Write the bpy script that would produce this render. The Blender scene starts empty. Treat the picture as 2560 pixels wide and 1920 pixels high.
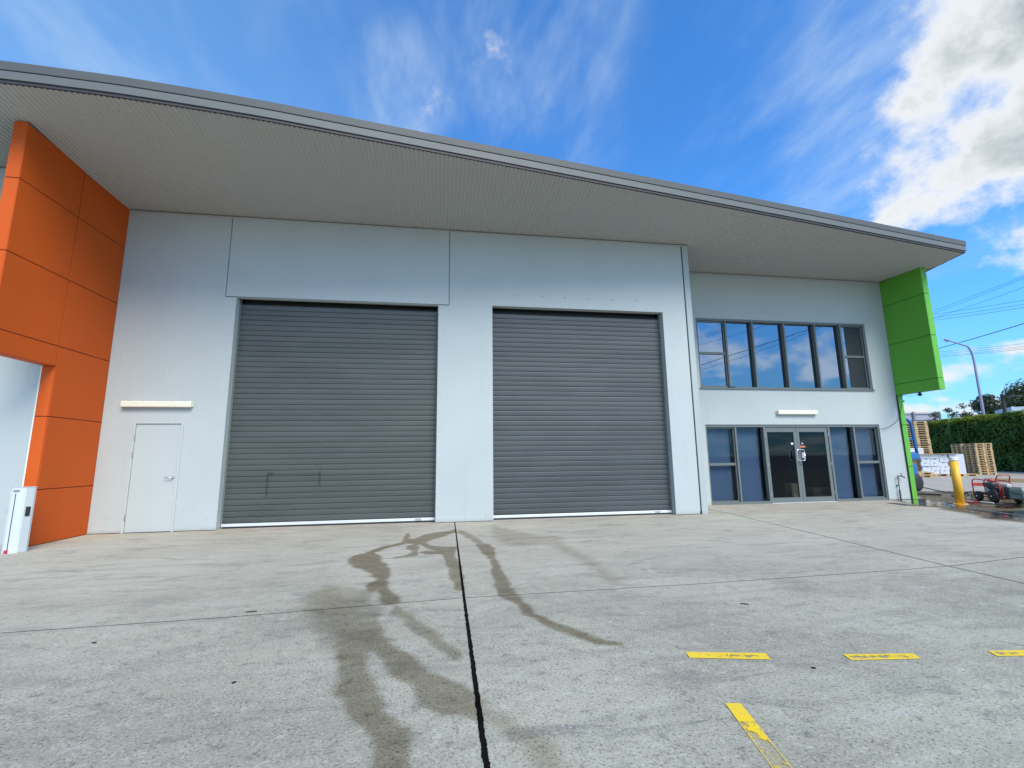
import bpy, bmesh, math, random
import numpy as np
from mathutils import Vector, Matrix
from mathutils import noise as mn
R = math.radians
random.seed(7)
sc = bpy.context.scene
COL = sc.collection

# ------------------------------------------------------------------ camera
CAM = Vector((-1.397, -9.946, 1.304))
yaw, pitch, roll = R(8.903), R(9.298), R(-0.699)
f = Vector((math.sin(yaw)*math.cos(pitch), math.cos(yaw)*math.cos(pitch), math.sin(pitch)))
r = Vector((math.cos(yaw), -math.sin(yaw), 0)); u = r.cross(f)
r2 = r*math.cos(roll)+u*math.sin(roll); u2 = -r*math.sin(roll)+u*math.cos(roll)
cd = bpy.data.cameras.new('camera'); cam = bpy.data.objects.new('camera', cd); COL.objects.link(cam)
cam.matrix_world = Matrix(((r2.x, u2.x, -f.x, CAM.x), (r2.y, u2.y, -f.y, CAM.y), (r2.z, u2.z, -f.z, CAM.z), (0, 0, 0, 1)))
cd.sensor_width = 36; cd.lens = 1138.67/2560*36; cd.clip_start = .05; cd.clip_end = 5000
sc.camera = cam
sc.cycles.max_bounces = 6; sc.cycles.diffuse_bounces = 3; sc.cycles.glossy_bounces = 3; sc.cycles.transparent_max_bounces = 10

# ------------------------------------------------------------------ node helpers
class NT:
    def __init__(s, tree): s.t = tree
    def n(s, typ, props=None, **ins):
        nd = s.t.nodes.new(typ)
        for k, v in (props or {}).items(): setattr(nd, k, v)
        for k, v in ins.items():
            k2 = int(k[1:]) if k[0] == 'i' and k[1:].isdigit() else k.replace('_', ' ')
            s.set(nd.inputs[k2], v)
        return nd
    def set(s, sock, v):
        if isinstance(v, bpy.types.NodeSocket): s.t.links.new(v, sock)
        elif isinstance(v, (tuple, list)) and sock.type == 'RGBA' and len(v) == 3: sock.default_value = (*v, 1)
        else: sock.default_value = v
    def m(s, op, a, b=0., c=None, clamp=False):
        nd = s.t.nodes.new('ShaderNodeMath'); nd.operation = op; nd.use_clamp = clamp
        s.set(nd.inputs[0], a); s.set(nd.inputs[1], b)
        if c is not None: s.set(nd.inputs[2], c)
        return nd.outputs[0]
    def ss(s, v, a, b, lo=0., hi=1.):
        nd = s.n('ShaderNodeMapRange', {'interpolation_type': 'SMOOTHSTEP'}, Value=v)
        for i, q in ((1, a), (2, b), (3, lo), (4, hi)): s.set(nd.inputs[i], q)
        return nd.outputs[0]
    def mix(s, fac, a, b, mode='MIX'):
        nd = s.t.nodes.new('ShaderNodeMix'); nd.data_type = 'RGBA'; nd.blend_type = mode
        s.set(nd.inputs[0], fac); s.set(nd.inputs[6], a); s.set(nd.inputs[7], b)
        return nd.outputs[2]
    def noise(s, vec, scale, detail=4, rough=.55, dist=0.):
        nd = s.n('ShaderNodeTexNoise', None, Vector=vec, Scale=scale, Detail=float(detail), Roughness=rough, Distortion=dist)
        return nd.outputs[0]
    def map(s, vec, scale=(1, 1, 1), rot=(0, 0, 0), loc=(0, 0, 0)):
        return s.n('ShaderNodeMapping', None, Vector=vec, Scale=scale, Rotation=rot, Location=loc).outputs[0]

# ------------------------------------------------------------------ world: daylight sky with broken cloud
SUN_EL, SUN_AZ = 45., 160.      # azimuth clockwise from +Y: the sun stands high behind the photographer, veiled by cloud
w = bpy.data.worlds.new('World'); sc.world = w; w.use_nodes = True
t = NT(w.node_tree); w.node_tree.nodes.clear()
sky = t.n('ShaderNodeTexSky', dict(sky_type='NISHITA', sun_disc=False, sun_elevation=R(SUN_EL), sun_rotation=R(SUN_AZ), altitude=20, air_density=1.0, dust_density=.15, ozone_density=2.2))
D = t.n('ShaderNodeTexCoord').outputs['Generated']
sep = t.n('ShaderNodeSeparateXYZ', None, Vector=D)
hs = t.mix(1., sky.outputs[0], (.43, 1.00, 1.52), 'MULTIPLY')
def near(d, r0, r1):      # 1 within r0 degrees of direction d, 0 beyond r1
    v = Vector(d).normalized()
    dp = t.n('ShaderNodeVectorMath', {'operation': 'DOT_PRODUCT'}, i0=D, i1=tuple(v)).outputs['Value']
    return t.ss(dp, math.cos(R(r1)), math.cos(R(r0)))
zz = t.m('ADD', t.m('MAXIMUM', sep.outputs[2], 0.), .16)       # cloud layers seen in perspective: coordinates on a flat layer overhead
UV = t.n('ShaderNodeCombineXYZ', None, X=t.m('DIVIDE', sep.outputs[0], zz), Y=t.m('DIVIDE', sep.outputs[1], zz), Z=0.).outputs[0]
n1 = t.noise(UV, 1.7, 6, .56, .15)
n2 = t.noise(t.map(D, loc=(3.1, 1.7, .4)), 11., 5, .6, .1)
base = t.m('ADD', t.m('MULTIPLY', n1, .58), t.m('MULTIPLY', n2, .42))
lowz = t.ss(sep.outputs[2], .26, .06)
back = t.m('MULTIPLY', t.ss(sep.outputs[1], .1, -.3), t.ss(sep.outputs[2], .75, .4))
bias = t.m('MULTIPLY', near((.82, .25, .53), 7, 22), .30)
for (d_, a_, b_, k_) in (((.79, .47, .385), 1, 8, .17), ((.745, .53, .41), 1, 7, .13), ((.83, .46, .31), 1, 6, .16)):
    bias = t.m('MAXIMUM', bias, t.m('MULTIPLY', near(d_, a_, b_), k_))
bias = t.m('MAXIMUM', bias, t.m('MULTIPLY', lowz, .15))
bias = t.m('MAXIMUM', bias, t.m('MULTIPLY', back, .115))
dens = t.m('ADD', base, t.m('SUBTRACT', bias, .01))
cum = t.ss(dens, .565, .70)
thick = t.ss(dens, .66, .84)
n3 = t.noise(t.map(D, loc=(7, 2, 3)), 4.5, 3, .6, .2)
cumcol = t.mix(t.m('MULTIPLY', thick, t.m('MULTIPLY', t.ss(n3, .34, .60, .6, 1.), t.m('MAXIMUM', near((.80, .30, .56), 8, 28), t.m('ADD', t.m('MULTIPLY', lowz, .5), .12)))), (4.6, 4.75, 4.9), (2.05, 2.45, 2.65))
UR = t.map(UV, (1., .45, 1), (0, 0, .75))
cA = t.noise(UR, 3.0, 5, .6, .12); cB = t.noise(t.map(UV, (1., .40, 1), (0, 0, .95)), 11., 5, .62, .1)
cm = t.m('MAXIMUM', near((.15, .68, .73), 3, 13), near((-.06, .76, .645), 1, 9))
for (d_, a_, b_, k_) in (((-.62, .58, .55), 5, 34, .7), ((.60, .58, .55), 3, 16, .6), ((.70, .42, .58), 6, 24, 1.), ((.22, .76, .61), 1, 9, .5), ((.64, .40, .66), 2, 14, .9)):
    cm = t.m('MAXIMUM', cm, t.m('MULTIPLY', near(d_, a_, b_), k_))
cir = t.m('MULTIPLY', t.ss(t.m('ADD', cA, t.m('MULTIPLY', cm, .10)), .46, .72), t.ss(cB, .30, .72, .35, 1.))
cir = t.m('MULTIPLY', cir, t.m('ADD', t.m('MULTIPLY', cm, .44), .05))
veil = t.m('ADD', t.m('MULTIPLY', near((-.75, .50, .50), 3, 50), .34), t.m('MULTIPLY', lowz, .50))
skyc = t.mix(veil, hs, (1.7, 3.1, 4.7))
skyc = t.mix(cir, skyc, (3.3, 4.1, 4.9))
cumcol = t.mix(1., cumcol, t.mix(back, (0, 0, 0), t.mix(.6, hs, (11., 11., 11.))), 'LIGHTEN')
skyc = t.mix(cum, skyc, cumcol)
bg = t.n('ShaderNodeBackground', None, Color=skyc, Strength=.10)
t.t.links.new(bg.outputs[0], t.n('ShaderNodeOutputWorld').inputs[0])

# ------------------------------------------------------------------ sun (veiled: soft)
ld = bpy.data.lights.new('sun', 'SUN'); lo = bpy.data.objects.new('sun', ld); COL.objects.link(lo)
ld.energy = 2.3; ld.angle = R(34); ld.color = (1, .93, .80)
sd = Vector((math.sin(R(SUN_AZ))*math.cos(R(SUN_EL)), math.cos(R(SUN_AZ))*math.cos(R(SUN_EL)), math.sin(R(SUN_EL))))
lo.rotation_euler = sd.to_track_quat('Z', 'Y').to_euler()
vs = sc.view_settings
vs.view_transform = 'Standard'; vs.look = 'None'; vs.exposure = .96; vs.gamma = 1; vs.use_curve_mapping = False

# ------------------------------------------------------------------ materials
def newmat(name):
    m = bpy.data.materials.new(name); m.use_nodes = True; m.node_tree.nodes.clear()
    t = NT(m.node_tree); out = t.n('ShaderNodeOutputMaterial')
    return m, t, out
def link(t, a, b): t.t.links.new(a, b)
def surf(name, col, rough=.6, var=.12, scale=2., fine=.06, fscale=60., bump=.0, metal=0., spec=.5, coat=0., dirt=None, stretch=(1, 1, 1)):
    m, t, out = newmat(name)
    P = t.n('ShaderNodeNewGeometry').outputs['Position']
    V = t.map(P, stretch)
    a = t.noise(V, scale, 6, .6, .2); b = t.noise(P, fscale, 3, .6)
    k = t.m('ADD', t.m('MULTIPLY', t.m('SUBTRACT', a, .5), var*2.4), t.m('MULTIPLY', t.m('SUBTRACT', b, .5), fine*2.4))
    k = t.m('ADD', k, 1.)
    c = t.n('ShaderNodeVectorMath', {'operation': 'SCALE'}, i0=(*col,), Scale=k).outputs[0]
    if dirt:
        dcol, lo_, hi_, sc_ = dirt
        c = t.mix(t.m('MULTIPLY', t.ss(t.noise(t.map(P, stretch, loc=(5, 5, 5)), sc_, 8, .7), lo_, hi_), .6), c, dcol)
    bs = t.n('ShaderNodeBsdfPrincipled', None, Base_Color=c, Roughness=t.m('ADD', rough, t.m('MULTIPLY', t.m('SUBTRACT', a, .5), .15)), Metallic=metal, Specular_IOR_Level=spec, Coat_Weight=coat)
    if bump:
        link(t, t.n('ShaderNodeBump', None, Strength=bump, Distance=.01, Height=t.m('ADD', b, t.m('MULTIPLY', a, .5))).outputs[0], bs.inputs['Normal'])
    link(t, bs.outputs[0], out.inputs[0])
    return m

def m_concrete(name, warm):
    m, t, out = newmat(name)
    P = t.n('ShaderNodeNewGeometry').outputs['Position']
    big = t.noise(t.map(P, (1, 1.4, 1)), .55, 4, .62, .4)
    mid = t.noise(t.map(P, (.8, 2.1, 1), (0, 0, .25)), 1.9, 6, .70, .7)
    mott = t.noise(P, 11., 5, .7, .3)
    spk = t.noise(P, 62., 3, .78)
    sepp = t.n('ShaderNodeSeparateXYZ', None, Vector=P)
    # exposed aggregate wears through away from the wall (foot and tyre traffic): coarser speckle there
    farf = t.ss(t.m('ADD', sepp.outputs[1], t.m('MULTIPLY', big, 2.2)), -1.6, -5.6)
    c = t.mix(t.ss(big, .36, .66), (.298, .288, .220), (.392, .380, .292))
    c = t.mix(t.m('MULTIPLY', t.m('SUBTRACT', 1., farf), .45), c, (.46, .43, .365))  # paler, warmer tone towards the wall
    c = t.mix(t.m('MULTIPLY', t.ss(mid, .49, .68), .5), c, (.165, .165, .150))
    c = t.mix(t.m('MULTIPLY', t.ss(mid, .46, .28), .35), c, (.49, .48, .45))
    c = t.mix(t.m('MULTIPLY', t.ss(mott, .52, .72), t.m('ADD', .20, t.m('MULTIPLY', farf, .50))), c, (.135, .140, .130))
    c = t.mix(t.m('MULTIPLY', t.ss(mott, .46, .30), .42), c, (.54, .53, .45))
    sp = t.m('MULTIPLY', t.ss(spk, .54, .66), t.m('ADD', .14, t.m('MULTIPLY', farf, .78)))
    c = t.mix(sp, c, (.085, .085, .08))
    c = t.mix(t.m('MULTIPLY', t.ss(spk, .45, .32), t.m('MULTIPLY', farf, .55)), c, (.62, .60, .50))
    # scattered pits
    vo = t.n('ShaderNodeTexVoronoi', None, Vector=P, Scale=24.)
    pit = t.ss(vo.outputs[0], .11, .05)
    c = t.mix(t.m('MULTIPLY', pit, t.m('MULTIPLY', t.ss(mott, .45, .6), .55)), c, (.10, .10, .095))
    # rust-brown dust by the thresholds
    dust = t.m('MULTIPLY', t.ss(t.m('ADD', sepp.outputs[1], t.m('MULTIPLY', mott, .5)), -.35, .25), t.ss(mid, .35, .6))
    c = t.mix(t.m('MULTIPLY', dust, .45), c, (.33, .26, .19))
    # tyre scuffs: long thin arcs
    wv = t.n('ShaderNodeTexWave', {'wave_type': 'BANDS', 'bands_direction': 'Y'}, Vector=t.map(P, (.22, 1, 1), (0, 0, -.35)), Scale=.42, Distortion=5.5, Detail=3., Detail_Scale=.6).outputs['Fac']
    scuff = t.m('MULTIPLY', t.ss(wv, .93, .995), t.ss(big, .46, .6))
    c = t.mix(t.m('MULTIPLY', scuff, .16), c, (.14, .14, .135))
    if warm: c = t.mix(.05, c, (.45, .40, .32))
    h = t.m('ADD', t.m('MULTIPLY', spk, t.m('ADD', .3, farf)), t.m('MULTIPLY', mott, .8))
    bs = t.n('ShaderNodeBsdfPrincipled', None, Base_Color=c, Roughness=.82, Specular_IOR_Level=.35)
    link(t, t.n('ShaderNodeBump', None, Strength=.45, Distance=.006, Height=h).outputs[0], bs.inputs['Normal'])
    link(t, bs.outputs[0], out.inputs[0]); return m

def m_wall(name, col):
    m, t, out = newmat(name)
    P = t.n('ShaderNodeNewGeometry').outputs['Position']
    a = t.noise(P, .8, 6, .6, .3); b = t.noise(t.map(P, (9, 9, .45)), 1.2, 5, .6); g = t.noise(P, 180., 3, .6); h = t.noise(P, 6., 7, .7)
    sepp = t.n('ShaderNodeSeparateXYZ', None, Vector=P)
    c = t.mix(t.ss(a, .3, .7), col, tuple(x*1.05 for x in col))
    c = t.mix(t.m('MULTIPLY', t.ss(b, .52, .76), .15), c, tuple(x*.72 for x in col))
    lowf = t.ss(sepp.outputs[2], 1.5, .0)
    c = t.mix(t.m('MULTIPLY', t.m('MULTIPLY', t.ss(h, .56, .74), lowf), .45), c, (.27, .27, .25))
    base_d = t.ss(t.m('ADD', sepp.outputs[2], t.m('MULTIPLY', h, .12)), .15, .05)
    c = t.mix(t.m('MULTIPLY', base_d, .55), c, (.30, .28, .24))
    c = t.mix(t.m('MULTIPLY', t.ss(g, .66, .74), .15), c, (.35, .36, .36))
    bs = t.n('ShaderNodeBsdfPrincipled', None, Base_Color=c, Roughness=.72, Specular_IOR_Level=.3)
    link(t, t.n('ShaderNodeBump', None, Strength=.22, Distance=.004, Height=t.m('ADD', g, t.m('MULTIPLY', h, .8))).outputs[0], bs.inputs['Normal'])
    link(t, bs.outputs[0], out.inputs[0]); return m

def m_shutter(name, col, marks):
    m, t, out = newmat(name)
    P = t.n('ShaderNodeNewGeometry').outputs['Position']
    sepp = t.n('ShaderNodeSeparateXYZ', None, Vector=P); X, Z = sepp.outputs[0], sepp.outputs[2]
    a = t.noise(t.map(P, (.5, 1, 1.6)), 1.3, 6, .65, .5); b = t.noise(t.map(P, (.35, 1, 9.)), 2.1, 4, .6)
    g = t.noise(P, 30., 6, .7)
    c = t.mix(t.ss(a, .35, .65), tuple(x*.90 for x in col), tuple(x*1.10 for x in col))
    c = t.mix(t.m('MULTIPLY', t.ss(b, .55, .75), .22), c, tuple(x*1.25 for x in col))
    rnd = t.n('ShaderNodeObjectInfo').outputs['Random']
    c = t.mix(t.m('MULTIPLY', rnd, .22), c, tuple(x*1.5 for x in col))
    if marks:   # soot left by something that leaned on the curtain, and splash dirt at its foot
        def band(v, lo_, hi_, w): return t.m('MULTIPLY', t.ss(v, lo_-w, lo_+w), t.ss(v, hi_+w, hi_-w))
        Xn = t.m('ADD', X, t.m('MULTIPLY', t.m('SUBTRACT', g, .5), .05))
        Zn = t.m('ADD', Z, t.m('MULTIPLY', t.m('SUBTRACT', g, .5), .05))
        q1 = t.m('MULTIPLY', band(Zn, 1.030, 1.058, .012), band(Xn, -4.88, -3.86, .02))
        q2 = t.m('MULTIPLY', band(Xn, -4.90, -4.865, .016), band(Zn, .60, 1.06, .07))
        q3 = t.m('MULTIPLY', band(Xn, -3.89, -3.85, .018), band(Zn, .80, 1.10, .06))
        q4 = t.m('MULTIPLY', band(Xn, -4.90, -4.78, .03), band(Zn, 1.02, 1.08, .02))
        q = t.m('MAXIMUM', t.m('MAXIMUM', t.m('MULTIPLY', q1, .6), q2), t.m('MAXIMUM', q3, q4))
        c = t.mix(t.m('MULTIPLY', q, .85), c, (.018, .018, .018))
        low = t.m('MULTIPLY', t.ss(Z, .75, .1), t.m('MULTIPLY', t.ss(X, -3.0, -5.2), t.ss(g, .42, .62)))
        c = t.mix(t.m('MULTIPLY', low, .6), c, (.04, .04, .038))
        c = t.mix(t.m('MULTIPLY', t.ss(g, .60, .72), .2), c, (.05, .055, .05))
    bs = t.n('ShaderNodeBsdfPrincipled', None, Base_Color=c, Roughness=.48, Specular_IOR_Level=.45)
    link(t, t.n('ShaderNodeBump', None, Strength=.10, Distance=.01, Height=a).outputs[0], bs.inputs['Normal'])
    link(t, bs.outputs[0], out.inputs[0]); return m

def m_glass(name, tint, refl, ior=1.6):     # clear or tinted pane: transparent body under a mirror coat
    m, t, out = newmat(name)
    gm = t.n('ShaderNodeNewGeometry')       # Schlick reflectance, the same from both sides of a thin pane
    dt = t.n('ShaderNodeVectorMath', {'operation': 'DOT_PRODUCT'}, i0=gm.outputs['Normal'], i1=gm.outputs['Incoming']).outputs['Value']
    fr = t.m('POWER', t.m('SUBTRACT', 1., t.m('ABSOLUTE', dt)), 5.)
    fac = t.m('ADD', t.m('MULTIPLY', fr, 1.-refl), refl, clamp=True)
    P = t.n('ShaderNodeNewGeometry').outputs['Position']
    bp = t.n('ShaderNodeBump', None, Strength=.05, Distance=.02, Height=t.noise(P, .9, 2, .5))
    gl = t.n('ShaderNodeBsdfGlossy', None, Color=(.86, .93, 1), Roughness=.015); link(t, bp.outputs[0], gl.inputs['Normal'])
    tr = t.n('ShaderNodeBsdfTransparent', None, Color=tint)
    mx = t.n('ShaderNodeMixShader', None, i0=fac); link(t, tr.outputs[0], mx.inputs[1]); link(t, gl.outputs[0], mx.inputs[2])
    link(t, mx.outputs[0], out.inputs[0]); return m

M = {}
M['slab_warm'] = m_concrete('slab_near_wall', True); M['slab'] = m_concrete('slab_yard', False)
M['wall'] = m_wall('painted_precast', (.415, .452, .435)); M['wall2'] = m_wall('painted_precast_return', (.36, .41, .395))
M['soffit'] = surf('soffit_sheet', (.43, .43, .40), .6, .03, .4, .02, 90)
M['fascia_up'] = surf('fascia_capping', (.085, .090, .085), .6, .05, 1.2, .02)
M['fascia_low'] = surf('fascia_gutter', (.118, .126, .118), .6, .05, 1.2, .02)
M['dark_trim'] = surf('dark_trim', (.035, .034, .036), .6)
M['shut1'] = m_shutter('shutter_green_grey', (.060, .067, .061), True)
M['shut2'] = m_shutter('shutter_blue_grey', (.055, .062, .063), False)
M['rail'] = surf('rail_aluminium', (.68, .70, .72), .35, .06, 3, .03, metal=.25)
M['alu'] = surf('grey_aluminium', (.125, .145, .136), .42, .06, 3, .03)
M['alu_dark'] = surf('grey_aluminium_shadowed_groove', (.05, .055, .055), .5)
M['black'] = surf('black_rubber', (.016, .016, .018), .6, .2)
M['cream'] = surf('cream_plastic', (.74, .71, .56), .45, .05, 6)
M['door'] = surf('door_paint', (.43, .47, .45), .6, .04, 1.5, .02)
M['doorframe'] = surf('door_frame_paint', (.46, .485, .45), .55, .04)
M['steel'] = surf('brushed_steel', (.55, .56, .57), .3, .05, metal=.85)
M['chrome'] = surf('polished_steel', (.80, .81, .82), .16, .03, metal=.95)
M['orange'] = surf('orange_panel', (.56, .092, .010), .62, .07, .9, .03, 40, spec=.22, dirt=((.45, .10, .03), .60, .8, 2.))
M['orange_core'] = surf('orange_joint_backing', (.12, .018, .006), .7)
M['green'] = surf('green_panel', (.120, .40, .045), .5, .07, .9, .03, 40, spec=.3)
M['green_core'] = surf('green_joint_backing', (.01, .05, .008), .7)
M['glass_up'] = m_glass('tinted_mirror_glass', (.07, .10, .12), .23)
M['glass_low'] = m_glass('tinted_glass', (.56, .64, .72), .022, 1.42)
M['glass_door'] = m_glass('clear_grey_glass', (.55, .60, .62), .02, 1.42)
M['screen'] = surf('insect_screen', (.012, .018, .020), .5)
M['blind'] = surf('slate_blind', (.36, .395, .435), .8, .05, 1.5, .03, stretch=(1, 1, 9))
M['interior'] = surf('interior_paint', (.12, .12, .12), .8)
M['card'] = surf('cardboard', (.45, .31, .18), .8, .08)
M['white_print'] = surf('white_print', (.7, .7, .7), .7)
M['redbrown'] = surf('red_sticker', (.55, .14, .08), .6)
M['yellow'] = surf('bollard_yellow', (.80, .42, .028), .42, .05, 4, .03, dirt=((.45, .27, .05), .58, .75, 6.))
M['white'] = surf('white_paint', (.75, .76, .76), .5, .05)
M['pale'] = surf('pale_grey_powder_coat', (.56, .62, .66), .38, .05)
M['pale_side'] = surf('grey_side_powder_coat', (.46, .50, .49), .4, .05)
M['red'] = surf('red_powder_coat', (.48, .03, .028), .38, .08, 8)
M['pinkred'] = surf('faded_red_plastic', (.62, .12, .11), .5)
M['tank'] = surf('dark_green_plastic', (.016, .045, .042), .4)
M['engine'] = surf('engine_black', (.025, .027, .032), .45)
M['castalu'] = surf('cast_aluminium', (.42, .43, .42), .45, .1, 15, metal=.6)
M['wood'] = surf('pallet_pine', (.56, .40, .205), .75, .18, 5, .12, 40, dirt=((.30, .21, .12), .5, .7, 7.))
M['wood2'] = surf('weathered_pallet', (.38, .26, .15), .8, .2, 5, .12, 40)
M['carton'] = surf('white_carton', (.70, .71, .72), .6, .05, 4)
M['film'] = surf('stretch_film', (.68, .70, .80), .25, .1, 5)
M['blue'] = surf('forklift_blue', (.010, .12, .34), .38, .06)
M['lamp_pole'] = surf('galvanised_pole', (.26, .26, .36), .45, .06)
M['pole_dark'] = surf('dark_timber_pole', (.035, .035, .04), .8, .2)
M['barrier'] = surf('barrier_sheet', (.36, .37, .42), .5, .06, 2)
M['barrier_post'] = surf('barrier_post', (.18, .18, .22), .5)
M['roofblue'] = surf('pale_roof_sheet', (.45, .55, .60), .5)
M['bark'] = surf('bark', (.13, .10, .08), .9, .2, 8)
M['asphalt'] = surf('yard_ground', (.20, .20, .19), .9, .15, .3, .12, 50)
M['wire'] = surf('cable_black', (.02, .02, .022), .6)
M['seal'] = surf('bitumen_sealant', (.004, .004, .004), .95, .2, 30, spec=.1)
M['grate'] = surf('drain_iron', (.085, .08, .085), .5, .1, 20, metal=.4)
M['marks'] = surf('grey_mark', (.22, .22, .21), .8)
M['leafdeb'] = surf('dead_leaf', (.018, .022, .025), .6)

def m_leaf(name, a, b):
    m, t, out = newmat(name)
    rnd = t.n('ShaderNodeNewGeometry').outputs['Random Per Island']
    P = t.n('ShaderNodeNewGeometry').outputs['Position']
    k = t.m('ADD', t.m('MULTIPLY', rnd, .5), t.ss(t.noise(P, .7, 4), .35, .65, 0, .5))
    c = t.mix(k, a, b)
    bs = t.n('ShaderNodeBsdfPrincipled', None, Base_Color=c, Roughness=.5, Specular_IOR_Level=.3)
    tl = t.n('ShaderNodeBsdfTranslucent', None, Color=c)
    mx = t.n('ShaderNodeMixShader', None, i0=.25); link(t, bs.outputs[0], mx.inputs[1]); link(t, tl.outputs[0], mx.inputs[2])
    link(t, mx.outputs[0], out.inputs[0]); return m
M['hedge'] = m_leaf('hedge_leaf', (.028, .075, .012), (.12, .22, .03))
M['hedge_top'] = m_leaf('hedge_lit_top', (.14, .22, .02), (.36, .40, .045))  # yellow-green top leaves, brightened in colour to look lit from above
M['hedge_core'] = surf('hedge_core', (.010, .018, .007), .9)  # near-black colour paints the shade inside the hedge
M['tree'] = m_leaf('tree_leaf', (.03, .055, .028), (.10, .13, .05))
M['tree2'] = m_leaf('tree_leaf_grey', (.07, .09, .06), (.17, .19, .10))

# ------------------------------------------------------------------ mesh helpers
class MB:
    def __init__(s): s.v = []; s.f = []
    def box(s, x0, x1, y0, y1, z0, z1, mat=None):
        b = len(s.v); c = [(x, y, z) for z in (z0, z1) for y in (y0, y1) for x in (x0, x1)]
        if mat is not None: c = [tuple(mat @ Vector(q)) for q in c]
        s.v += c
        s.f += [tuple(b+i for i in q) for q in ((0, 2, 3, 1), (4, 5, 7, 6), (0, 1, 5, 4), (2, 6, 7, 3), (0, 4, 6, 2), (1, 3, 7, 5))]
        return s
    def prism(s, pts, z0, z1):       # pts counter-clockwise in XY
        b = len(s.v); n = len(pts)
        s.v += [(p[0], p[1], z0) for p in pts]+[(p[0], p[1], z1) for p in pts]
        s.f.append(tuple(b+i for i in range(n))[::-1]); s.f.append(tuple(b+n+i for i in range(n)))
        for i in range(n): s.f.append((b+i, b+(i+1) % n, b+n+(i+1) % n, b+n+i))
        return s
    def tube(s, pts, rad, n=8, cap=True):
        pts = [Vector(p) for p in pts]; rads = rad if isinstance(rad, (list, tuple)) else [rad]*len(pts)
        b = len(s.v); prev = None
        for i, p in enumerate(pts):
            d = (pts[min(i+1, len(pts)-1)]-pts[max(i-1, 0)]).normalized()
            if prev is None:
                a = d.orthogonal().normalized()
            else:
                a = (prev-d*prev.dot(d)).normalized()
            prev = a; c = d.cross(a)
            for k in range(n):
                th = 2*math.pi*k/n
                s.v.append(tuple(p+(a*math.cos(th)+c*math.sin(th))*rads[i]))
        for i in range(len(pts)-1):
            for k in range(n):
                s.f.append((b+i*n+k, b+i*n+(k+1) % n, b+(i+1)*n+(k+1) % n, b+(i+1)*n+k))
        if cap:
            s.f.append(tuple(b+k for k in range(n))[::-1]); s.f.append(tuple(b+(len(pts)-1)*n+k for k in range(n)))
        return s
    def lathe(s, c, prof, n=24, axis='Z'):
        b = len(s.v)
        for (rr, z) in prof:
            for k in range(n):
                th = 2*math.pi*k/n; p = (rr*math.cos(th), rr*math.sin(th), z)
                if axis == 'X': p = (p[2], p[0], p[1])
                if axis == 'Y': p = (p[1], p[2], p[0])
                s.v.append((c[0]+p[0], c[1]+p[1], c[2]+p[2]))
        for i in range(len(prof)-1):
            for k in range(n): s.f.append((b+i*n+k, b+i*n+(k+1) % n, b+(i+1)*n+(k+1) % n, b+(i+1)*n+k))
        s.f.append(tuple(b+k for k in range(n))[::-1]); s.f.append(tuple(b+(len(prof)-1)*n+k for k in range(n)))
        return s
    def xf(s, mat): s.v = [tuple(mat @ Vector(p)) for p in s.v]; return s
    def mesh(s, name, smooth=False):
        me = bpy.data.meshes.new(name); me.from_pydata(s.v, [], s.f); me.update()
        if smooth:
            for p in me.polygons: p.use_smooth = True
        return me
def obj(name, mb, mat, parent=None, smooth=False, bevel=0, loc=None):
    me = mb.mesh(name, smooth) if isinstance(mb, MB) else mb
    if not me.materials: me.materials.append(M[mat] if isinstance(mat, str) else mat)
    o = bpy.data.objects.new(name, me); COL.objects.link(o)
    if parent: o.parent = parent
    if loc: o.location = loc
    if bevel:
        b = o.modifiers.new('bevel', 'BEVEL'); b.width = bevel; b.segments = 2; b.limit_method = 'ANGLE'; b.angle_limit = R(40)
    return o
def box(name, x0, x1, y0, y1, z0, z1, mat, parent=None, bevel=0):
    return obj(name, MB().box(x0, x1, y0, y1, z0, z1), mat, parent, bevel=bevel)
def tag(o, label=None, cat=None, group=None, kind=None):
    if label: o['label'] = label
    if cat: o['category'] = cat
    if group: o['group'] = group
    if kind: o['kind'] = kind
    return o
def thing(name, label=None, cat=None, loc=(0, 0, 0), rz=0, group=None, kind=None, parent=None):
    o = bpy.data.objects.new(name, None); COL.objects.link(o); o.location = loc; o.rotation_euler = (0, 0, rz); o.empty_display_size = .1
    if parent: o.parent = parent
    return tag(o, label, cat, group, kind)
def copy_tree(o, parent=None):
    c = o.copy(); COL.objects.link(c); c.parent = parent
    for ch in list(o.children): copy_tree(ch, c)
    return c
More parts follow.
